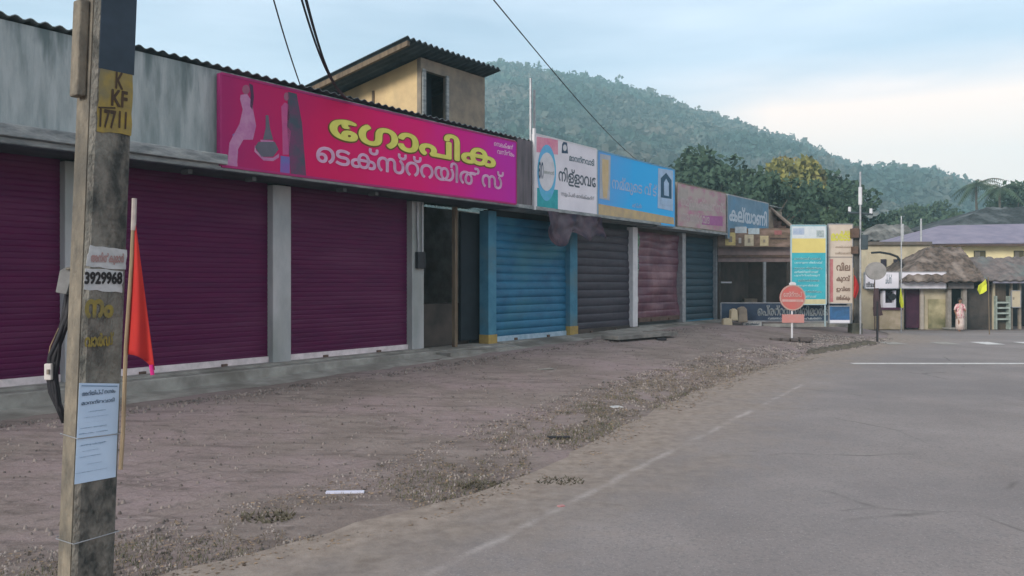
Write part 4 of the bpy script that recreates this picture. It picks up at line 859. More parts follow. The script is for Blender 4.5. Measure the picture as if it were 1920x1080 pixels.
ptext('faded_print', st, 'അനിൽകുമാർ', 170, 233, 474, 496, mat('faded_red_ink', (.40, .26, .25), None, 4), .04, off=.0868)
s2 = patch('number_sticker', [(160, 502), (232, 508), (228, 548), (156, 543)], M_paperw, None, ragged=.004, seed=4)
rebase(s2, PT(0, .084, 1.83), 'torn paper sticker with large black phone digits on the pole', 'sticker', 'papers stuck on the pole')
ptext('black_digits', s2, '3929968', 158, 230, 510, 533, M_inkb, .05, off=.0868)
nt_ = patch('notice_sheet', [(148, 718), (223, 719), (216, 894), (139, 908)], M_paper, None, off=.088)
rebase(nt_, PT(0, .09, 1.1), 'pale blue printed notice sheet tied round the lower part of the pole', 'notice', 'papers stuck on the pole')
for k, (y0, y1, t_, x0, x1) in enumerate([(727, 743, 'അറിയിപ്പ് നഗരം', 154, 217), (745, 760, 'മാനന്തവാടി', 154, 216), (767, 773, 'പൊതുജനങ്ങൾ', 168, 200), (778, 783, 'ശ്രദ്ധിക്കുക', 160, 206), (788, 793, 'അവശ്യ സേവനം', 162, 198),
        (798, 803, 'സമയം രാവിലെ', 154, 204), (808, 813, 'മുതൽ വരെ', 152, 206), (830, 834, 'കടകൾ തുറക്കും', 156, 204), (842, 846, 'യാത്രകൾ', 160, 190), (852, 857, 'ഒഴിവാക്കുക', 156, 196), (866, 870, 'മാസ്ക്', 170, 198), (878, 888, 'സെക്രട്ടറി നഗരസഭ', 148, 208)]):
    sh_ = (y0-718)*-.045
    ptext('notice_print', nt_, t_, x0+sh_, x1+sh_, y0, y1, M_ink if k < 2 else M_inkl, .008 if k < 2 else .02, off=.0905)
bd = patch('notice_border', [(152, 722), (219, 723), (219, 725), (152, 724)], M_inkl, nt_, off=.0905)
for zc, dz in ((onpole(180, 817)[1], .006), (onpole(150, 1016)[1], -.01)):
    q = [(-.112, -.09), (.108, -.09), (.108, .094), (-.112, .094), (-.112, -.09)]
    part('tie_wire', MB(PT).tube([(a, c, zc+dz*math.sin(i*2.1)) for i, (a, c) in enumerate(q)], .0028, 6), M_steel, UP)
# flag on a bamboo stick tied to the right of the pole
def WP(px, py, dz=0): return W(px, py, ZP+.02+dz)
FL = thing('flag_on_stick', WP(222, 900), 'red pennant hanging from a bamboo stick tied to the pole', 'flag', 'flags')
part('stick', MB().tube([tuple(WP(252, 374)), tuple(WP(246, 500)), tuple(WP(236, 650)), tuple(WP(231, 800)), tuple(WP(226, 880))], .009, 8, .011), M_bamboo, FL)
part('stick_top', MB().tube([tuple(WP(252, 372)), tuple(WP(250, 432))], .0125, 8), mat('pale_stick_end', (.45, .40, .38), (.30, .25, .24), 12), FL)
def flagp(u, v):                                     # u across, v down
    tip = Vector((251, 414)); bl_ = Vector((233, 664)); br = Vector((287, 694)); l_ = tip+(bl_-tip)*v; r_ = tip+Vector((3, 0))+(br-tip)*v
    sag = 10*math.sin(math.pi*u)*-v*.9
    p = l_+(r_-l_)*u; return tuple(WP(p.x, p.y+sag*v, .02*math.sin(u*7+v*2)*v))
part('pennant', MB().grid(14, 24, flagp), M_red, FL, recalc=False, thick=.003, smooth_=True)
part('pennant_tip', MB().tube([tuple(WP(283, 684)), tuple(WP(286, 703))], .010, 8), M_pink, FL)
# meter box, cable bundle and white switch on the back left
MBX = thing('meter_box', W(140, 530, 4.12), 'small grey tilted junction box fixed behind the left edge of the pole', 'junction box')
bm = MB().prism([(W(137, 0, 4.12).x, W(0, 500, 4.12).z), (W(152, 0, 4.12).x, W(0, 504, 4.12).z), (W(136, 0, 4.12).x, W(0, 552, 4.12).z), (W(116, 0, 4.12).x, W(0, 548, 4.12).z), (W(124, 0, 4.12).x, W(0, 508, 4.12).z)], 4.06, 4.2)
part('housing', bm, mat('grey_box_paint', (.22, .22, .22), (.14, .14, .14), 8), MBX, bevel=.004)
part('lid_edge', MB().tube([tuple(W(124, 505, 4.05)), tuple(W(153, 500, 4.05))], .006, 6), M_polel, MBX)
CB = thing('cable_bundle', W(115, 780, 4.12), 'bundle of sagging black cables bulging from the left side of the pole', 'cables')
rr = random.Random(8)
for k in range(9):
    q = rr.uniform(-6, 8); bul = rr.uniform(90, 106)
    P = [(128+q*.5, 552), (124+q, 590), (112+q*.7, 630), (bul+4, 668), (bul, 700), (bul+3, 735), (112+q*.3, 768), (122, 792)]
    part('cable', MB().tube([tuple(W(x+rr.uniform(-2, 2), y, 4.12+.02*rr.random())) for x, y in P], .0095+.004*rr.random(), 7), M_black, CB, smooth_=True)
SWB = thing('switch_cover', W(88, 700, 4.1), 'small white plastic switch cover hanging on the black cables', 'switch')
part('cover', bx(MB(), 82, 96, 682, 713, 4.1, .05), mat('white_plastic', (.62, .58, .55), (.5, .47, .45), 6), SWB, bevel=.006)
part('toggle', bx(MB(), 87, 91, 693, 702, 4.09, .012), M_brownw, SWB)
part('wire', MB().tube([tuple(W(89, 682, 4.12)), tuple(W(94, 650, 4.12)), tuple(W(110, 615, 4.12))], .003, 5), M_bamboo, SWB)

# overhead wires
def wire(name, a, b, sag, r, label, group='overhead wires'):
    a = Vector(a); b = Vector(b); pts = [tuple(a+(b-a)*(i/24)-Vector((0, 0, sag*math.sin(math.pi*i/24)))) for i in range(25)]
    o = part(name, MB().tube(pts, r, 5), M_black, None, loc=tuple(a)); return tag(o, label, 'wire', group)
wire('overhead_wire', W(470, -160, 9), F(SX(566, .5), .5, 5.2), .1, .011, 'thin single black wire dropping to the parapet, leftmost of the wires')
for k, (x0, x1, lb) in enumerate(((535, 642, 'thick black wire of the bundle above the magenta banner, left strand'), (545, 650, 'thick black wire of the bundle above the magenta banner, middle strand'), (548, 656, 'black wire of the bundle above the magenta banner, right strand'))):
    wire('overhead_wire', W(x0, -110, 10), F(SX(x1, .7), .78, 5.14), .35+.1*k, .016, lb)
wire('overhead_wire', W(860, -80, 12), W(1240, 330, 46), .5, .012, 'long thin black wire crossing the sky in front of the hill')

# ================================================================ FAR POLES
Zq = 27.2; g_ = G(W(1608, 0, Zq).x, Zq)
EP = thing('electric_pole', (W(1608, 0, Zq).x, Zq, g_), 'dark weathered electric pole with boxes and cables beside the cream notice board', 'utility pole')
part('shaft', bx(MB(), 1602, 1614, 424, 630, Zq, .22), mat('dark_weathered_pole', (.11, .10, .09), (.05, .05, .05), 5, (1, 1, .5), c3=(.18, .17, .14)), EP, bevel=.02)
part('steel_upright', MB().tube([tuple(W(1613, 628, Zq-.1)), tuple(W(1613, 322, Zq-.1))], .035, 8), M_steel, EP)
part('white_sleeve', MB().tube([tuple(W(1613, 384, Zq-.1)), tuple(W(1613, 351, Zq-.1))], .062, 8), M_white, EP)
for a, b_, c, d in ((1598, 1612, 428, 446), (1616, 1628, 440, 468), (1600, 1610, 462, 476)): part('pole_box', bx(MB(), a, b_, c, d, Zq-.2, .2), M_rust if a < 1610 else M_roofd, EP, bevel=.02)
part('cross_arm', MB().tube([tuple(W(1590, 398, Zq-.02)), tuple(W(1636, 402, Zq-.02))], .04, 6), M_roofd, EP)
part('insulator', MB().tube([tuple(W(1593, 398, Zq)), tuple(W(1593, 388, Zq))], .05, 8), M_white, EP); part('insulator', MB().tube([tuple(W(1633, 401, Zq)), tuple(W(1633, 391, Zq))], .05, 8), M_white, EP)
part('footing', bx(MB(), 1598, 1618, 606, 632, Zq-.06, .4), mat('mossy_footing', (.17, .16, .12), (.09, .09, .07), 5), EP, bevel=.03)
rf_ = thing('flag_on_stick', W(1603, 560, 26.9), 'small drooping red flag hanging beside the cream notice board and dark pole', 'flag', 'flags')
part('stick', MB().tube([tuple(W(1600, 502, 26.9)), tuple(W(1599, 600, 26.9))], .015, 6), M_bamboo, rf_)
part('cloth', MB().grid(8, 10, lambda u, v: tuple(W(1600+u*10*math.sin(math.pi*min(1, v*.8+.1)), 514+42*v+4*u, 26.9+.04*math.sin(u*6+v*3)))), M_red, rf_, recalc=False, thick=.01)
BPZ = 24.2; k_ = W(1645, 643, BPZ)
tag(part('black_post', MB().tube([(k_.x, BPZ, k_.z-.1), (k_.x, BPZ, W(0, 565, BPZ).z)], .035, 8, .028), M_black, None, loc=(k_.x, BPZ, k_.z)), 'slim black post standing at the road corner before the white-fronted shop', 'post')
for px, y0, y1, Z, lb in ((1690, 405, 560, 33, 'thin pale pole carrying the narrow yellow flag before the purple door'), (1727, 410, 470, 44, 'thin white mast above the left end of the violet-grey roof'), (1693, 420, 455, 45, 'short white mast left of the violet-grey roof')):
    a = W(px, y1, Z); tag(part('thin_mast', MB().tube([(a.x, Z, -.6 if Z < 40 else 2.2), tuple(W(px, y0, Z))], .025 if Z < 40 else .05, 6), M_steel, None, loc=(a.x, Z, a.z)), lb, 'pole')
def yflag(pts, Z, label):
    c = W(pts[0][0], pts[0][1], Z); mb = MB(); vs = [W(x, y, Z) for x, y in pts]; n = len(vs); cen = sum(vs, Vector())/n
    mb.v = [Vector((v.x, Z+.05*math.sin(i*2.1), v.z)) for i, v in enumerate(vs)]+[cen+Vector((0, .06, 0))]; mb.f = [[i, (i+1) % n, n] for i in range(n)]
    return tag(part('yellow_flag', mb, M_lime, None, recalc=False, thick=.02, loc=c), label, 'flag', 'flags')
yflag([(1689, 540), (1692, 552), (1694, 570), (1693, 578), (1690, 576), (1686, 566), (1688, 550)], 32.9, 'narrow furled yellow-green flag in front of the purple door')
yflag([(1848, 524), (1851, 532), (1849, 545), (1843, 550), (1838, 552), (1832, 544), (1835, 535), (1843, 530)], 32.6, 'wide yellow-green flag fluttering before the brown tiled shop')
a = W(1853, 524, 32.7); tag(part('flag_stick', MB().tube([(a.x+.05, 32.7, -.4), (a.x, 32.7, a.z+.1)], .02, 6), M_wood, None, loc=(a.x, 32.7, -.4)), 'thin brown stick holding the wide yellow-green flag', 'stick')

# ================================================================ SHOPS ACROSS THE JUNCTION
Zr = 39.0; ZG = -.47
def base_y(Z): return HOR+(CAMZ-ZG)/Z*FPX
by = base_y(Zr)
# white-signed shop
WS = thing('small_shop', (W(1700, 0, Zr).x, Zr, ZG), 'small shop with long blank white signboard over a purple door and stained cream wall', 'shop building')
part('front_wall', bx(MB(), 1622, 1640, 540, by, Zr, .3), M_creamp, WS); part('front_wall', bx(MB(), 1726, 1778, 540, by, Zr, .2), M_creamp, WS)
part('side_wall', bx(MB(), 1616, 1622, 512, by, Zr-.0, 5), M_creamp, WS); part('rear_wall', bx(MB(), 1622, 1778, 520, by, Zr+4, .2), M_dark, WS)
part('counter', bx(MB(), 1649, 1692, 581, by, Zr-.5, .9), mat('cream_counter', (.50, .40, .30), (.34, .28, .18), 2.2, c3=(.2, .19, .11)), WS)
part('counter_top', bx(MB(), 1647, 1694, 577, 581, Zr-.6, 1.1), M_door, WS)
part('door', bx(MB(), 1698, 1725, 540, by-3, Zr+.1, .08), M_door, WS)
part('door_post', bx(MB(), 1726, 1732, 540, by, Zr-.1, .1), mat('pale_post', (.5, .44, .38), (.4, .35, .3), 4), WS); part('door_post', bx(MB(), 1692, 1695, 540, by, Zr-.1, .1), M_creamp, WS)
part('shop_shutter', bx(MB(), 1624, 1650, 542, 580, Zr+.2, .05), M_door, WS)
part('soffit', bx(MB(), 1622, 1778, 536, 541, Zr-.25, 4.2), M_brownd, WS)
wc = thing('weighing_stand', (W(1665, 0, Zr-.3).x, Zr-.3, W(0, 578, Zr-.3).z), 'pale framed glass case on the small shop counter beside the yellow flag', 'display case')
mb = MB(); bx(mb, 1656, 1660, 545, 577, Zr-.3, .3); bx(mb, 1676, 1680, 545, 577, Zr-.3, .3); bx(mb, 1660, 1676, 568, 577, Zr-.3, .3); part('case_frame', mb, M_board, wc)
part('case_glass', bx(MB(), 1660, 1676, 547, 568, Zr-.1, .02), M_slate, wc); part('scale_pan', MB().disc(W(1668, 0, Zr).x, W(0, 556, Zr).z, .17, Zr-.32, Zr-.2, 12), M_dark, wc)
sb = flat('long blank white signboard, widest part right of a thin joint, over the small shop', 'long_signboard', 'signboard', 1688, 1774, 510, 541, Zr-.55, M_board, th=.12); pt(sb, 'lower_tube', 1690, 1730, 533, 536, Zr-.55, M_white)
s3 = flat('short white signboard with small dark letters left of the long blank one', 'short_signboard', 'signboard', 1622, 1686, 510, 541, Zr-.6, M_board, th=.1)
words(s3, 'സ്റ്റോർ', 1624, 1640, 528, 539, Zr-.6, M_inkb, .05); words(s3, 'ചിപ്സ്', 1660, 1672, 514, 532, Zr-.6, mat('grey_ink', (0, 0, 0)), .02)
# round grey drum-like dish in front
dd = thing('round_dish', W(1641, 530, 36), 'round grey weathered disc on a stand in front of the short white sign', 'dish')
c = W(1641, 508, 36); part('dish', MB().disc(c.x, c.z, .46, 35.9, 36.0, 20, rz=.40), mat('grey_dish', (.34, .32, .31), (.24, .23, .22), 3), dd)
part('stand', MB().tube([(c.x, 36.05, c.z), (c.x, 36.05, ZG)], .02, 6), M_rust, dd)
um = thing('folded_umbrella', W(1644, 600, 34), 'folded dark maroon parasol standing before the small shop', 'umbrella')
c = W(1643, 545, 34); part('folded_canopy', MB().tube([(c.x, 34, c.z+.1), (c.x, 34, c.z-.3), (c.x+.04, 34, c.z-.75), (c.x+.08, 34, c.z-1.05)], .10, 8, .20), mat('maroon_canvas', (.085, .05, .055), None, 5), um); part('pole', MB().tube([(c.x+.1, 34, c.z-1), (c.x+.1, 34, ZG)], .03, 6), M_rust, um)
ar = thing('curved_awning', W(1660, 480, 40.5), 'black curved awning edge above the short white sign', 'awning')
mb = MB(); P = [(1634, 474), (1650, 473), (1668, 476), (1682, 481), (1689, 490), (1692, 508)]
for dz in (0, .9): mb.tube([tuple(W(x, y, 40+dz)) for x, y in P], .06, 6)
part('awning_frame', mb, M_dark, ar); part('awning_sheet', MB().grid(5, 2, lambda u, v: tuple(W(P[int(round(u*5))][0], P[int(round(u*5))][1]-1, 40+v*.9))), M_dark, ar, recalc=False, thick=.05)
uc = thing('upper_block', (W(1660, 0, 43).x, 43, ZG), 'pale cream upper wall with small windows behind the curved awning', 'building')
part('wall', bx(MB(), 1628, 1745, 458, by-6, 43, 5), M_creamp, uc); part('roof_edge', bx(MB(), 1624, 1748, 453, 459, 42.8, 5.4), mat('brown_roof_edge', (.16, .13, .11), (.10, .09, .08), 3), uc)
for a, b_ in ((1652, 1662), (1676, 1686)): part('window', bx(MB(), a, b_, 486, 500, 42.94, .06), M_slate, uc)
# brown tiled shop where the woman stands
def hip(root, px0, px1, pr0, pr1, ye, yr, Z, depth, m, name='roof', lumps=.12):
    e0, e1 = W(px0, ye, Z), W(px1, ye, Z); k0, k1 = W(pr0, yr, Z+depth/2), W(pr1, yr, Z+depth/2); mb = MB(); n, mm = 90, 33
    for sgn in (0, 1):
        def f(u, v, sgn=sgn):
            a = e0.lerp(e1, u); a = Vector((a.x, Z if not sgn else Z+depth, a.z)); b = k0.lerp(k1, u); p = a.lerp(b, v)
            return (p.x, p.y, p.z+lumps*noise.noise(Vector((p.x*1.4, p.y*1.4, 2)))+lumps*.5*noise.noise(Vector((p.x*4, p.y*4, 7)))*(v > .02)+(.07*((v*11) % 1) if lumps > .05 else 0)+.03*math.sin(p.x*14))
        mb.grid(n, mm, f)
    a, b, c = e0, Vector((e0.x, Z+depth, e0.z)), k0; mb.v += [a, b, c]; mb.f.append([len(mb.v)-3, len(mb.v)-2, len(mb.v)-1])
    a, b, c = e1, Vector((e1.x, Z+depth, e1.z)), k1; mb.v += [a, b, c]; mb.f.append([len(mb.v)-3, len(mb.v)-2, len(mb.v)-1])
    return part(name, mb, m, root, recalc=False, thick=.06)
TS = thing('tiled_shop', (W(1830, 0, Zr).x, Zr, ZG), 'brown shop with a heaped old tile roof and dark doorway behind the woman', 'shop building')
hip(TS, 1694, 1850, 1740, 1800, 528, 464, Zr-1.0, 5, M_tile, lumps=.06)
part('front_wall', bx(MB(), 1806, 1860, 540, by, Zr, .2), M_brownd, TS); part('rear_wall', bx(MB(), 1778, 1860, 520, by, Zr+3.5, .2), M_dark, TS)
part('fascia', bx(MB(), 1778, 1826, 530, 541, Zr-.5, .1), mat('grey_fascia', (.20, .18, .18), (.12, .11, .11), 4), TS)
for a in (1777, 1806): part('post', bx(MB(), a, a+7, 541, by, Zr-.3, .2), mat('grey_brown_post', (.30, .27, .24), (.2, .18, .16), 5), TS)
part('poster_panel', bx(MB(), 1741, 1775, 561, by-2, Zr-.06, .05), mat('mouldy_cream_panel', (.48, .42, .26), (.33, .29, .17), 2.4, c3=(.14, .14, .07), c3pos=.56), WS)
part('doorstep', bx(MB(), 1778, 1806, by-3, by, Zr-.6, .6), M_conc, TS)
# second tiled shop at the right edge
T2 = thing('tiled_shop', (W(1890, 0, Zr).x, Zr, ZG), 'low dark shop at the right edge with grey-brown sloping roof and pale shelves', 'shop building')
hip(T2, 1822, 1990, 1800, 1980, 526, 484, Zr-.8, 5.5, mat('grey_brown_tiles', (.19, .16, .155), (.095, .085, .085), 3, c3=(.12, .15, .15), bump=.4), lumps=.08)
part('front_wall', bx(MB(), 1852, 1886, 532, by, Zr+.05, .15), mat('brown_plank_wall', (.11, .085, .065), (.07, .055, .045), 2, (3, 3, .3)), T2)
part('rear_wall', bx(MB(), 1860, 1990, 524, by, Zr+3, .2), M_dark, T2); part('eave_board', bx(MB(), 1862, 1990, 527, 531, Zr-.7, .08), mat('violet_grey_board', (.26, .25, .31), None, 4), T2)
for a in (1862, 1895, 1911): part('post', bx(MB(), a, a+4, 531, by, Zr-.1, .12), M_creamp if a < 1870 else M_brownw, T2)
sf = thing('shelf_rack', (W(1885, 0, Zr).x, Zr-.2, ZG), 'rack of pale shelves standing at the open front of the right-edge shop', 'shelf rack')
for y in (566, 576, 586, 597): part('shelf', bx(MB(), 1870, 1893, y, y+3, Zr-.3, .3), mat('pale_green_shelf', (.36, .42, .38), (.2, .24, .22), 5), sf)
for x in (1868, 1893): part('rack_post', bx(MB(), x, x+2, 555, by, Zr-.3, .3), mat('pale_green_shelf', (0, 0, 0)), sf)
pb_ = flat('pale poster board fixed to the right-edge shop beside the shelves', 'poster_board', 'poster', 1897, 1914, 545, 576, Zr-.25, M_creamp); pt(pb_, 'round_mark', 1899, 1902, 557, 562, Zr-.25, M_brownw)
# yellow long house with violet roof, and the dark roof behind it
YH = thing('long_house', (W(1800, 0, 47).x, 47, ZG), 'long yellow-walled house with broad violet-grey roof behind the tiled shops', 'house')
part('wall', bx(MB(), 1735, 2050, 456, 540, 47, 7), M_yellow, YH)
a0, a1 = W(1708, 458, 46.2), W(2075, 455, 46.2); k0, k1 = W(1762, 424, 50.5), W(2040, 418, 50.5); dz_ = Vector((0, 8.6, 0)); mb = MB()
mb.v = [a0, a1, k1, k0, a0+dz_, a1+dz_]; mb.f = [[0, 1, 2, 3], [4, 5, 2, 3], [0, 4, 3], [1, 5, 2]]; part('roof', mb, M_violet, YH, recalc=False, thick=.1)
part('eave', bx(MB(), 1710, 2070, 457, 461, 46.25, .12), M_rust, YH)
for a, b_, c, d in ((1827, 1848, 470, 486), (1902, 1920, 470, 500)): w_ = part('window', bx(MB(), a, b_, c, d, 46.93, .1), mat('olive_shade', (.10, .09, .05), None, 3), YH); part('shutter_leaf', bx(MB(), a+1.5, (a+b_)/2, c+2, d-1, 46.9, .03), M_brownw, w_)
DR = thing('far_house', (W(1870, 0, 58).x, 58, ZG), 'far house with a dark patchy hipped roof above the violet roof', 'house')
part('wall', bx(MB(), 1800, 2040, 418, 540, 58, 6), M_brownd, DR); hip(DR, 1776, 2060, 1850, 2000, 425, 390, 57.2, 7.5, mat('dark_patchy_roof', (.045, .055, .06), (.022, .03, .034), 1.6, c3=(.13, .15, .16), c3pos=.64), lumps=.12)
LF = thing('far_house', (W(1660, 0, 56).x, 56, ZG), 'far low house with grey-brown roof just right of the electric pole', 'house')
part('wall', bx(MB(), 1636, 1712, 448, 540, 56, 5), M_brownd, LF); hip(LF, 1626, 1722, 1645, 1700, 450, 422, 55.4, 6, mat('grey_patchy_roof', (.12, .12, .12), (.06, .065, .06), 1.8, c3=(.25, .25, .24), c3pos=.6), lumps=.15)

# ================================================================ THE WOMAN
def person():
    Z = 37.2; b = W(1800, 530, Z); gx = b.x; gz = G(gx, Z)
    T = lambda x, y, z: Vector((gx+x, Z+y, gz+z))
    H = 1.54; root = thing('person', (gx, Z, gz), 'woman in red and cream printed top and long pale skirt by a dark doorway', 'person')
    J = {'pel': (0, 0, .84), 'spine': (0, .01, 1.02), 'chest': (0, 0, 1.18), 'neck': (0, 0, 1.30), 'head0': (0, -.01, 1.36), 'head': (0, -.02, 1.44), 'crown': (0, -.01, 1.50),
         'hl': (-.085, 0, .80), 'kl': (-.10, -.10, .44), 'al': (-.10, -.05, .07), 'tl': (-.11, -.19, .025), 'hr': (.085, 0, .80), 'kr': (.09, .05, .43), 'ar': (.08, .20, .09), 'tr': (.08, .12, .025),
         'sl': (-.16, 0, 1.24), 'el': (-.21, .06, .98), 'wl': (-.20, -.06, .76), 'sr': (.16, 0, 1.24), 'er': (.23, .0, .99), 'wr': (.15, -.18, .95)}
    E = [('pel', 'spine'), ('spine', 'chest'), ('chest', 'neck'), ('neck', 'head0'), ('head0', 'head'), ('head', 'crown'), ('pel', 'hl'), ('hl', 'kl'), ('kl', 'al'), ('al', 'tl'), ('pel', 'hr'), ('hr', 'kr'), ('kr', 'ar'), ('ar', 'tr'),
         ('chest', 'sl'), ('sl', 'el'), ('el', 'wl'), ('chest', 'sr'), ('sr', 'er'), ('er', 'wr')]
    rad = dict(pel=.13, spine=.105, chest=.125, neck=.045, head0=.06, head=.088, crown=.065, hl=.09, kl=.058, al=.036, tl=.03, hr=.09, kr=.058, ar=.036, tr=.03, sl=.055, el=.04, wl=.026, sr=.055, er=.04, wr=.026)
    # five fingers on each hand
    for sd, d in (('l', Vector((0, -.25, -1))), ('r', Vector((-.5, -.8, .1)))):
        w = Vector(J['w'+sd]); d.normalize(); J['p'+sd] = tuple(w+d*.06); rad['p'+sd] = .028; E.append(('w'+sd, 'p'+sd)); side = d.cross(Vector((1, 0, 0))).normalized()
        for i, (o_, ln) in enumerate(((-.024, .07), (-.008, .082), (.008, .078), (.024, .06))):
            a = w+d*.085+side*o_; c = a+d*ln*.6+Vector((0, 0, -.006)); e = c+d*ln*.4+Vector((.008, 0, -.014))
            for nm, q, r_ in (('a', a, .010), ('b', c, .009), ('c', e, .007)): J[f'f{sd}{i}{nm}'] = tuple(q); rad[f'f{sd}{i}{nm}'] = r_
            E += [('p'+sd, f'f{sd}{i}a'), (f'f{sd}{i}a', f'f{sd}{i}b'), (f'f{sd}{i}b', f'f{sd}{i}c')]
        a = w+d*.04+side*-.035; c = a+d*.04+side*-.02
        J['u'+sd] = tuple(a); J['v'+sd] = tuple(c); rad['u'+sd] = .011; rad['v'+sd] = .008; E += [('p'+sd, 'u'+sd), ('u'+sd, 'v'+sd)]
    ks = list(J); me = bpy.data.meshes.new('body'); me.from_pydata([J[k] for k in ks], [(ks.index(a), ks.index(b_)) for a, b_ in E], []); me.materials.append(M_skin)
    o = bpy.data.objects.new('body', me); COL.objects.link(o); o.parent = root
    sk = o.modifiers.new('skin', 'SKIN')
    for i, k in enumerate(ks):
        v = me.skin_vertices[0].data[i]; v.radius = (rad[k], rad[k]*(.8 if k in ('pel', 'spine', 'chest') else 1)); v.use_root = (k == 'pel')
    s = o.modifiers.new('sub', 'SUBSURF'); s.levels = 1; s.render_levels = 1
    def loft(rings, n=20):
        mb = MB(T)
        for i, (x, y, z, rx, ry) in enumerate(rings):
            for j in range(n):
                a = 2*math.pi*j/n; w = 1+.05*math.sin(a*5+i)*(z < .7); mb.v.append(T(x+math.cos(a)*rx*w, y+math.sin(a)*ry*w, z))
        for i in range(len(rings)-1):
            for j in range(n): mb.f.append([i*n+j, i*n+(j+1) % n, (i+1)*n+(j+1) % n, (i+1)*n+j])
        return mb
    part('skirt', loft([(0, 0, .90, .135, .11), (0, 0, .80, .165, .14), (0, 0, .60, .17, .16), (0, .01, .35, .175, .19), (0, .02, .10, .18, .21)]), M_clothw, root, thick=.008, smooth_=True)
    part('tunic', loft([(0, 0, 1.295, .07, .055), (0, 0, 1.27, .155, .09), (0, 0, 1.18, .155, .115), (0, .005, 1.02, .13, .11), (0, 0, .88, .165, .135), (0, 0, .62, .185, .165)]), M_cloth, root, thick=.008, smooth_=True)
    sv = MB(T); sv.tube([(-.13, 0, 1.25), (-.19, .03, 1.10), (-.212, .06, 1.0)], .062, 10, .052); part('sleeve', sv, M_cloth, root, smooth_=True)
    sv = MB(T); sv.tube([(.13, 0, 1.25), (.20, 0, 1.10), (.232, 0, 1.0)], .062, 10, .052); part('sleeve', sv, M_cloth, root, smooth_=True)
    part('shawl', MB(T).grid(6, 16, lambda u, v: (-.11+.07*u+.22*max(0, v-.75)*0, -.125-.02*math.sin(v*9+u*3), 1.27-.62*v)), M_clothw, root, recalc=False, thick=.012)
    hm_ = MB(T)                                        # hair cap with a bun behind
    for cx, cy, cz, rx, ry, rz in ((0, .025, 1.475, .098, .10, .088), (0, .12, 1.40, .05, .045, .06)):
        b0 = len(hm_.v); nn, kk = 14, 8
        for i in range(kk+1):
            for j in range(nn):
                ph = math.pi*i/kk; a = 2*math.pi*j/nn; hm_.v.append(T(cx+rx*math.sin(ph)*math.cos(a), cy+ry*math.sin(ph)*math.sin(a), cz+rz*math.cos(ph)))
        for i in range(kk):
            for j in range(nn): hm_.f.append([b0+i*nn+j, b0+i*nn+(j+1) % nn, b0+(i+1)*nn+(j+1) % nn, b0+(i+1)*nn+j])
    part('hair', hm_, M_hair, root, smooth_=True)
    fm = MB(T)
    for x in (-.032, .032): fm.box(x-.012, x+.012, -.113, -.100, 1.438, 1.450)
    part('eyes', fm, M_hair, root); part('nose', MB(T).prism([(-.010, 1.405), (.010, 1.405), (.004, 1.44), (-.004, 1.44)], -.125, -.10), M_skin, root)
    part('mouth', MB(T).box(-.022, .022, -.108, -.096, 1.378, 1.386), M_door, root)
person()

# ================================================================ LOOSE THINGS ON THE GROUND
def gpt(px, py):
    Z = CAMZ*FPX/(py-HOR)
    for _ in range(12): Z = (CAMZ-G((px-960)/FPX*Z, Z))*FPX/(py-HOR)
    return (px-960)/FPX*Z, Z
def lying(name, pa, pb_, w, h, m, label, cat, group=None, lift=0, ends=0):
    a = Vector((*gpt(*pa), 0)); b = Vector((*gpt(*pb_), 0)); a.z = G(a.x, a.y)+lift; b.z = G(b.x, b.y)+lift; d = (b-a); L_ = d.length; d.normalize(); n = Vector((-d.y, d.x, 0))
    T = lambda x, y, z: a+d*x+n*y+Vector((0, 0, z)); mb = MB(T).prism([(0, -w/2), (L_, -w/2+ends), (L_-ends, w/2), (ends, w/2-ends)], .005, h, axis=2)
    return tag(part(name, mb, m, None, loc=(a+b)/2, bevel=.004), label, cat, group)
lying('white_strip', (611, 926), (683, 925), .045, .022, mat('white_strip_plastic', (.62, .64, .76), (.5, .52, .66), 5), 'short white plastic strip lying in the verge grass', 'litter')
lying('dark_stick', (1026, 823), (1069, 823), .05, .03, M_black, 'short dark stick lying on the stony verge', 'stick')
sl = lying('concrete_slab', (1143, 640), (1255, 631), .55, .10, mat('slab_concrete', (.26, .25, .23), (.12, .115, .11), 3), 'long thin dark-edged drain slab lying before the maroon shutter', 'slab', lift=.04)
for i, (px, dz) in enumerate(((1155, 0), (1240, 0))):
    x, y = gpt(px, 638); part('slab_prop', MB().box(x-.12, x+.12, y-.1, y+.2, G(x, y), G(x, y)+.05), M_black, sl)
lying('red_wrapper', (1046, 953), (1058, 951), .04, .02, mat('red_wrapper_print', (.45, .12, .12), (.42, .30, .30), 20), 'small crumpled red and white wrapper on the road edge', 'litter')
lying('pale_wrapper', (1146, 765), (1165, 764), .14, .02, M_paperw, 'crumpled pale wrapper on the stony verge', 'litter', 'pale litter')
lying('pale_wrapper', (1010, 694), (1036, 692), .12, .02, M_conc, 'flat grey scrap on the dirt in front of the shops', 'litter', 'pale litter')

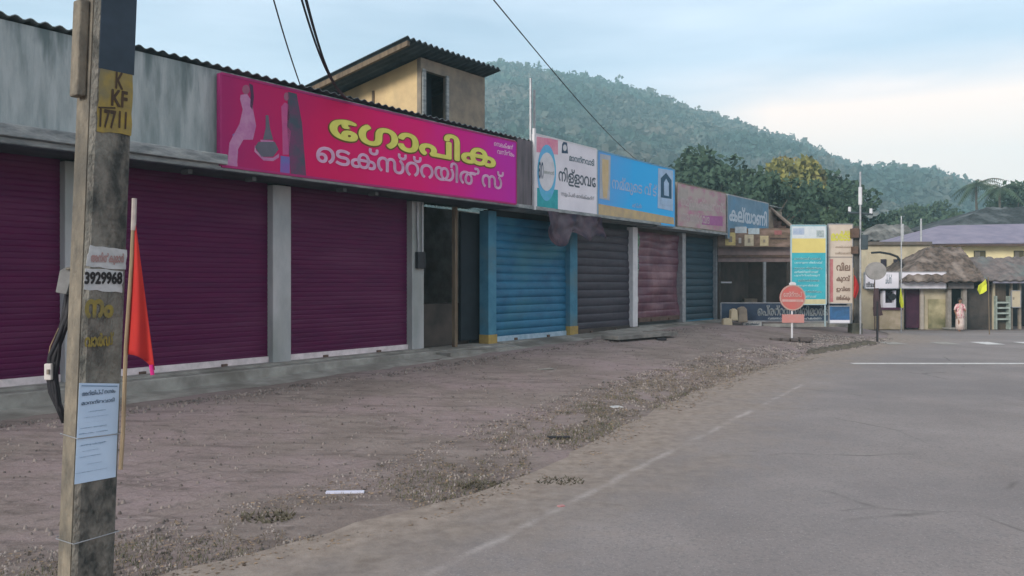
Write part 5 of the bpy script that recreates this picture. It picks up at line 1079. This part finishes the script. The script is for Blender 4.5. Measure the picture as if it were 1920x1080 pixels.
def scatter(name, pts, kind, m, label, cat):
    """tiny bits in one sheet of stuff: kind 'blade', 'leaf' or 'stone'"""
    rs = np.random.RandomState(len(name)); V = []; Fc = []
    for x, y, s in pts:
        z = G(x, y); a = rs.rand()*6.28; b = len(V); d = np.array([math.cos(a), math.sin(a)]); e = np.array([-d[1], d[0]])
        if kind == 'blade':
            h = s*rs.uniform(.6, 1.4); ln = rs.uniform(-.6, .6, 2)*h
            V += [(x-d[0]*s*.10, y-d[1]*s*.10, z), (x+d[0]*s*.10, y+d[1]*s*.10, z), (x+ln[0]*.6+d[0]*s*.07, y+ln[1]*.6+d[1]*s*.07, z+h*.7), (x+ln[0], y+ln[1], z+h)]
        elif kind == 'leaf':
            t = rs.uniform(-.4, .4, 4)*s
            for k, (p, q) in enumerate(((-1, -.1), (0, -.55), (1, .1), (0, .55))): V.append((x+(d[0]*p+e[0]*q)*s, y+(d[1]*p+e[1]*q)*s, z+.012+abs(t[k])))
        else:
            r = s*rs.uniform(.7, 1.2, 4); top = len(V)
            q = [(x+d[0]*r[0], y+d[1]*r[0], z-.005), (x+e[0]*r[1], y+e[1]*r[1], z-.005), (x-d[0]*r[2], y-d[1]*r[2], z-.005), (x-e[0]*r[3], y-e[1]*r[3], z-.005)]
            tz = z+s*rs.uniform(.6, 1.1)
            q2 = [(x+(p[0]-x)*.5, y+(p[1]-y)*.5, tz) for p in q]; V += q+q2
            Fc += [(b, b+1, b+5, b+4), (b+1, b+2, b+6, b+5), (b+2, b+3, b+7, b+6), (b+3, b, b+4, b+7), (b+4, b+5, b+6, b+7)]; continue
        Fc.append((b, b+1, b+2, b+3))
    return tag(npobj(name, np.array(V), np.array(Fc), m), label, cat, kind='stuff')
rs = random.Random(12)
def verge(n, lo, hi, s0, s1, y0=3.5, y1=24, clump=.0, thr=-1.0):
    out = []; k = 0
    while len(out) < n and k < n*30:
        k += 1; y = y0+(y1-y0)*rs.random()**1.7; x = road_edge(y)+rs.uniform(lo, hi)*(1+.02*y)
        if noise.noise(Vector((x*1.3, y*.9, 4)))+.5*noise.noise(Vector((x*5, y*3.5, 1))) < thr: continue
        out.append((x, y, rs.uniform(s0, s1)*(.65+.065*y)))
    return out
scatter('dry_grass', verge(13000, -1.1, .12, .010, .028, 3.2, 17, thr=-.25), 'blade', mat('dry_grass_blades', (.22, .18, .12), (.11, .095, .065), 2.0), 'thin dry grass and weeds along the broken road verge', 'grass')
scatter('weed_tufts', verge(3600, -1.0, .0, .012, .036, 3.2, 13, thr=.10), 'blade', mat('weed_blades', (.12, .125, .065), (.07, .075, .045), 2.0), 'small dull green weed tufts in the verge', 'weeds')
scatter('dead_leaves', verge(7000, -1.4, .35, .007, .019, 3.2, 20, thr=-.25), 'leaf', mat('dead_leaf', (.32, .23, .15), (.08, .06, .045), 9, lo=.42, hi=.58), 'scattered dead leaves along the verge', 'leaf litter')
scatter('verge_stones', verge(9500, -1.5, .14, .005, .015, 3.5, 26, thr=-.30), 'stone', mat('verge_stone', (.32, .28, .26), (.085, .075, .068), 5, lo=.42, hi=.58), 'small pale and dark stones along the broken road edge', 'gravel')
pts = []
while len(pts) < 2600:
    y = rs.uniform(4, 24); x = rs.uniform(-6, 7)
    s = x*U.x+y*U.y; off = Vector((x, y)).dot(Vector((NF.x, NF.y)))
    if -D+1.4 < off and x < road_edge(y)-.5: pts.append((x, y, rs.uniform(.008, .022)))
scatter('dirt_grit', pts, 'stone', mat('grit_stone', (.24, .205, .19), (.10, .085, .08), 4, lo=.42, hi=.58), 'loose grit scattered over the packed dirt forecourt', 'gravel')
pts = [(s_*U.x-(D-o_)*NF.x, s_*U.y-(D-o_)*NF.y, rs.uniform(.010, .035)) for s_, o_ in ((rs.uniform(2, 24), 1.45+abs(rs.gauss(0, .25))) for _ in range(1500))]
scatter('plinth_rubble', pts, 'stone', mat('grit_stone', (0, 0, 0)), 'crumbled bits along the foot of the shop plinth', 'rubble')
# dark weed clump on the verge and the kerb stones of the corner
def clump(px, py, label, n=90, r=.14):
    x, y = gpt(px, py); rr = random.Random(px); mb = MB()
    for _ in range(n):
        a = rr.uniform(0, 6.28); q = r*rr.random()**.5; h = rr.uniform(.015, .05); bx_, by_ = x+q*math.cos(a)*1.6, y+q*math.sin(a); w = .012
        mb.add([(bx_-w, by_, 0), (bx_+w, by_, 0), (bx_+rr.uniform(-.06, .06), by_+rr.uniform(-.05, .05), h)], [(0, 1, 2)])
    return tag(part('weed_clump', mb, mat('dark_weed', (.11, .10, .07), (.055, .05, .04), 8), None, recalc=False, loc=(x, y, 0)), label, 'weed', 'weed clumps on the verge')
clump(500, 972, 'dark weed clump in the verge left of the white strip'); clump(1050, 905, 'dark scrubby weed clump at the road edge below the dark stick'); clump(905, 912, 'dull green weed clump at the road edge between the white strip and the dark stick')
rr = random.Random(2)
for i in range(9):
    t = i/8; px = 1522+t*108+rr.uniform(-3, 3); py = 662-t*17+rr.uniform(-1, 1); x, y = gpt(px, py); w = rr.uniform(.14, .26)
    o_ = part('kerb_stone', MB().prism([(x-w, -.03), (x+w, -.03), (x+w*.8, .09), (x-w*.5, .12), (x-w*.95, .06)], y-.1, y+.12), mat('dark_kerb_stone', (.13, .12, .10), (.06, .055, .05), 6), None, loc=(x, y, 0), bevel=.02)
    tag(o_, 'dark broken kerb stone in the curved row at the road corner', 'stone', 'broken kerb stones at the road corner')
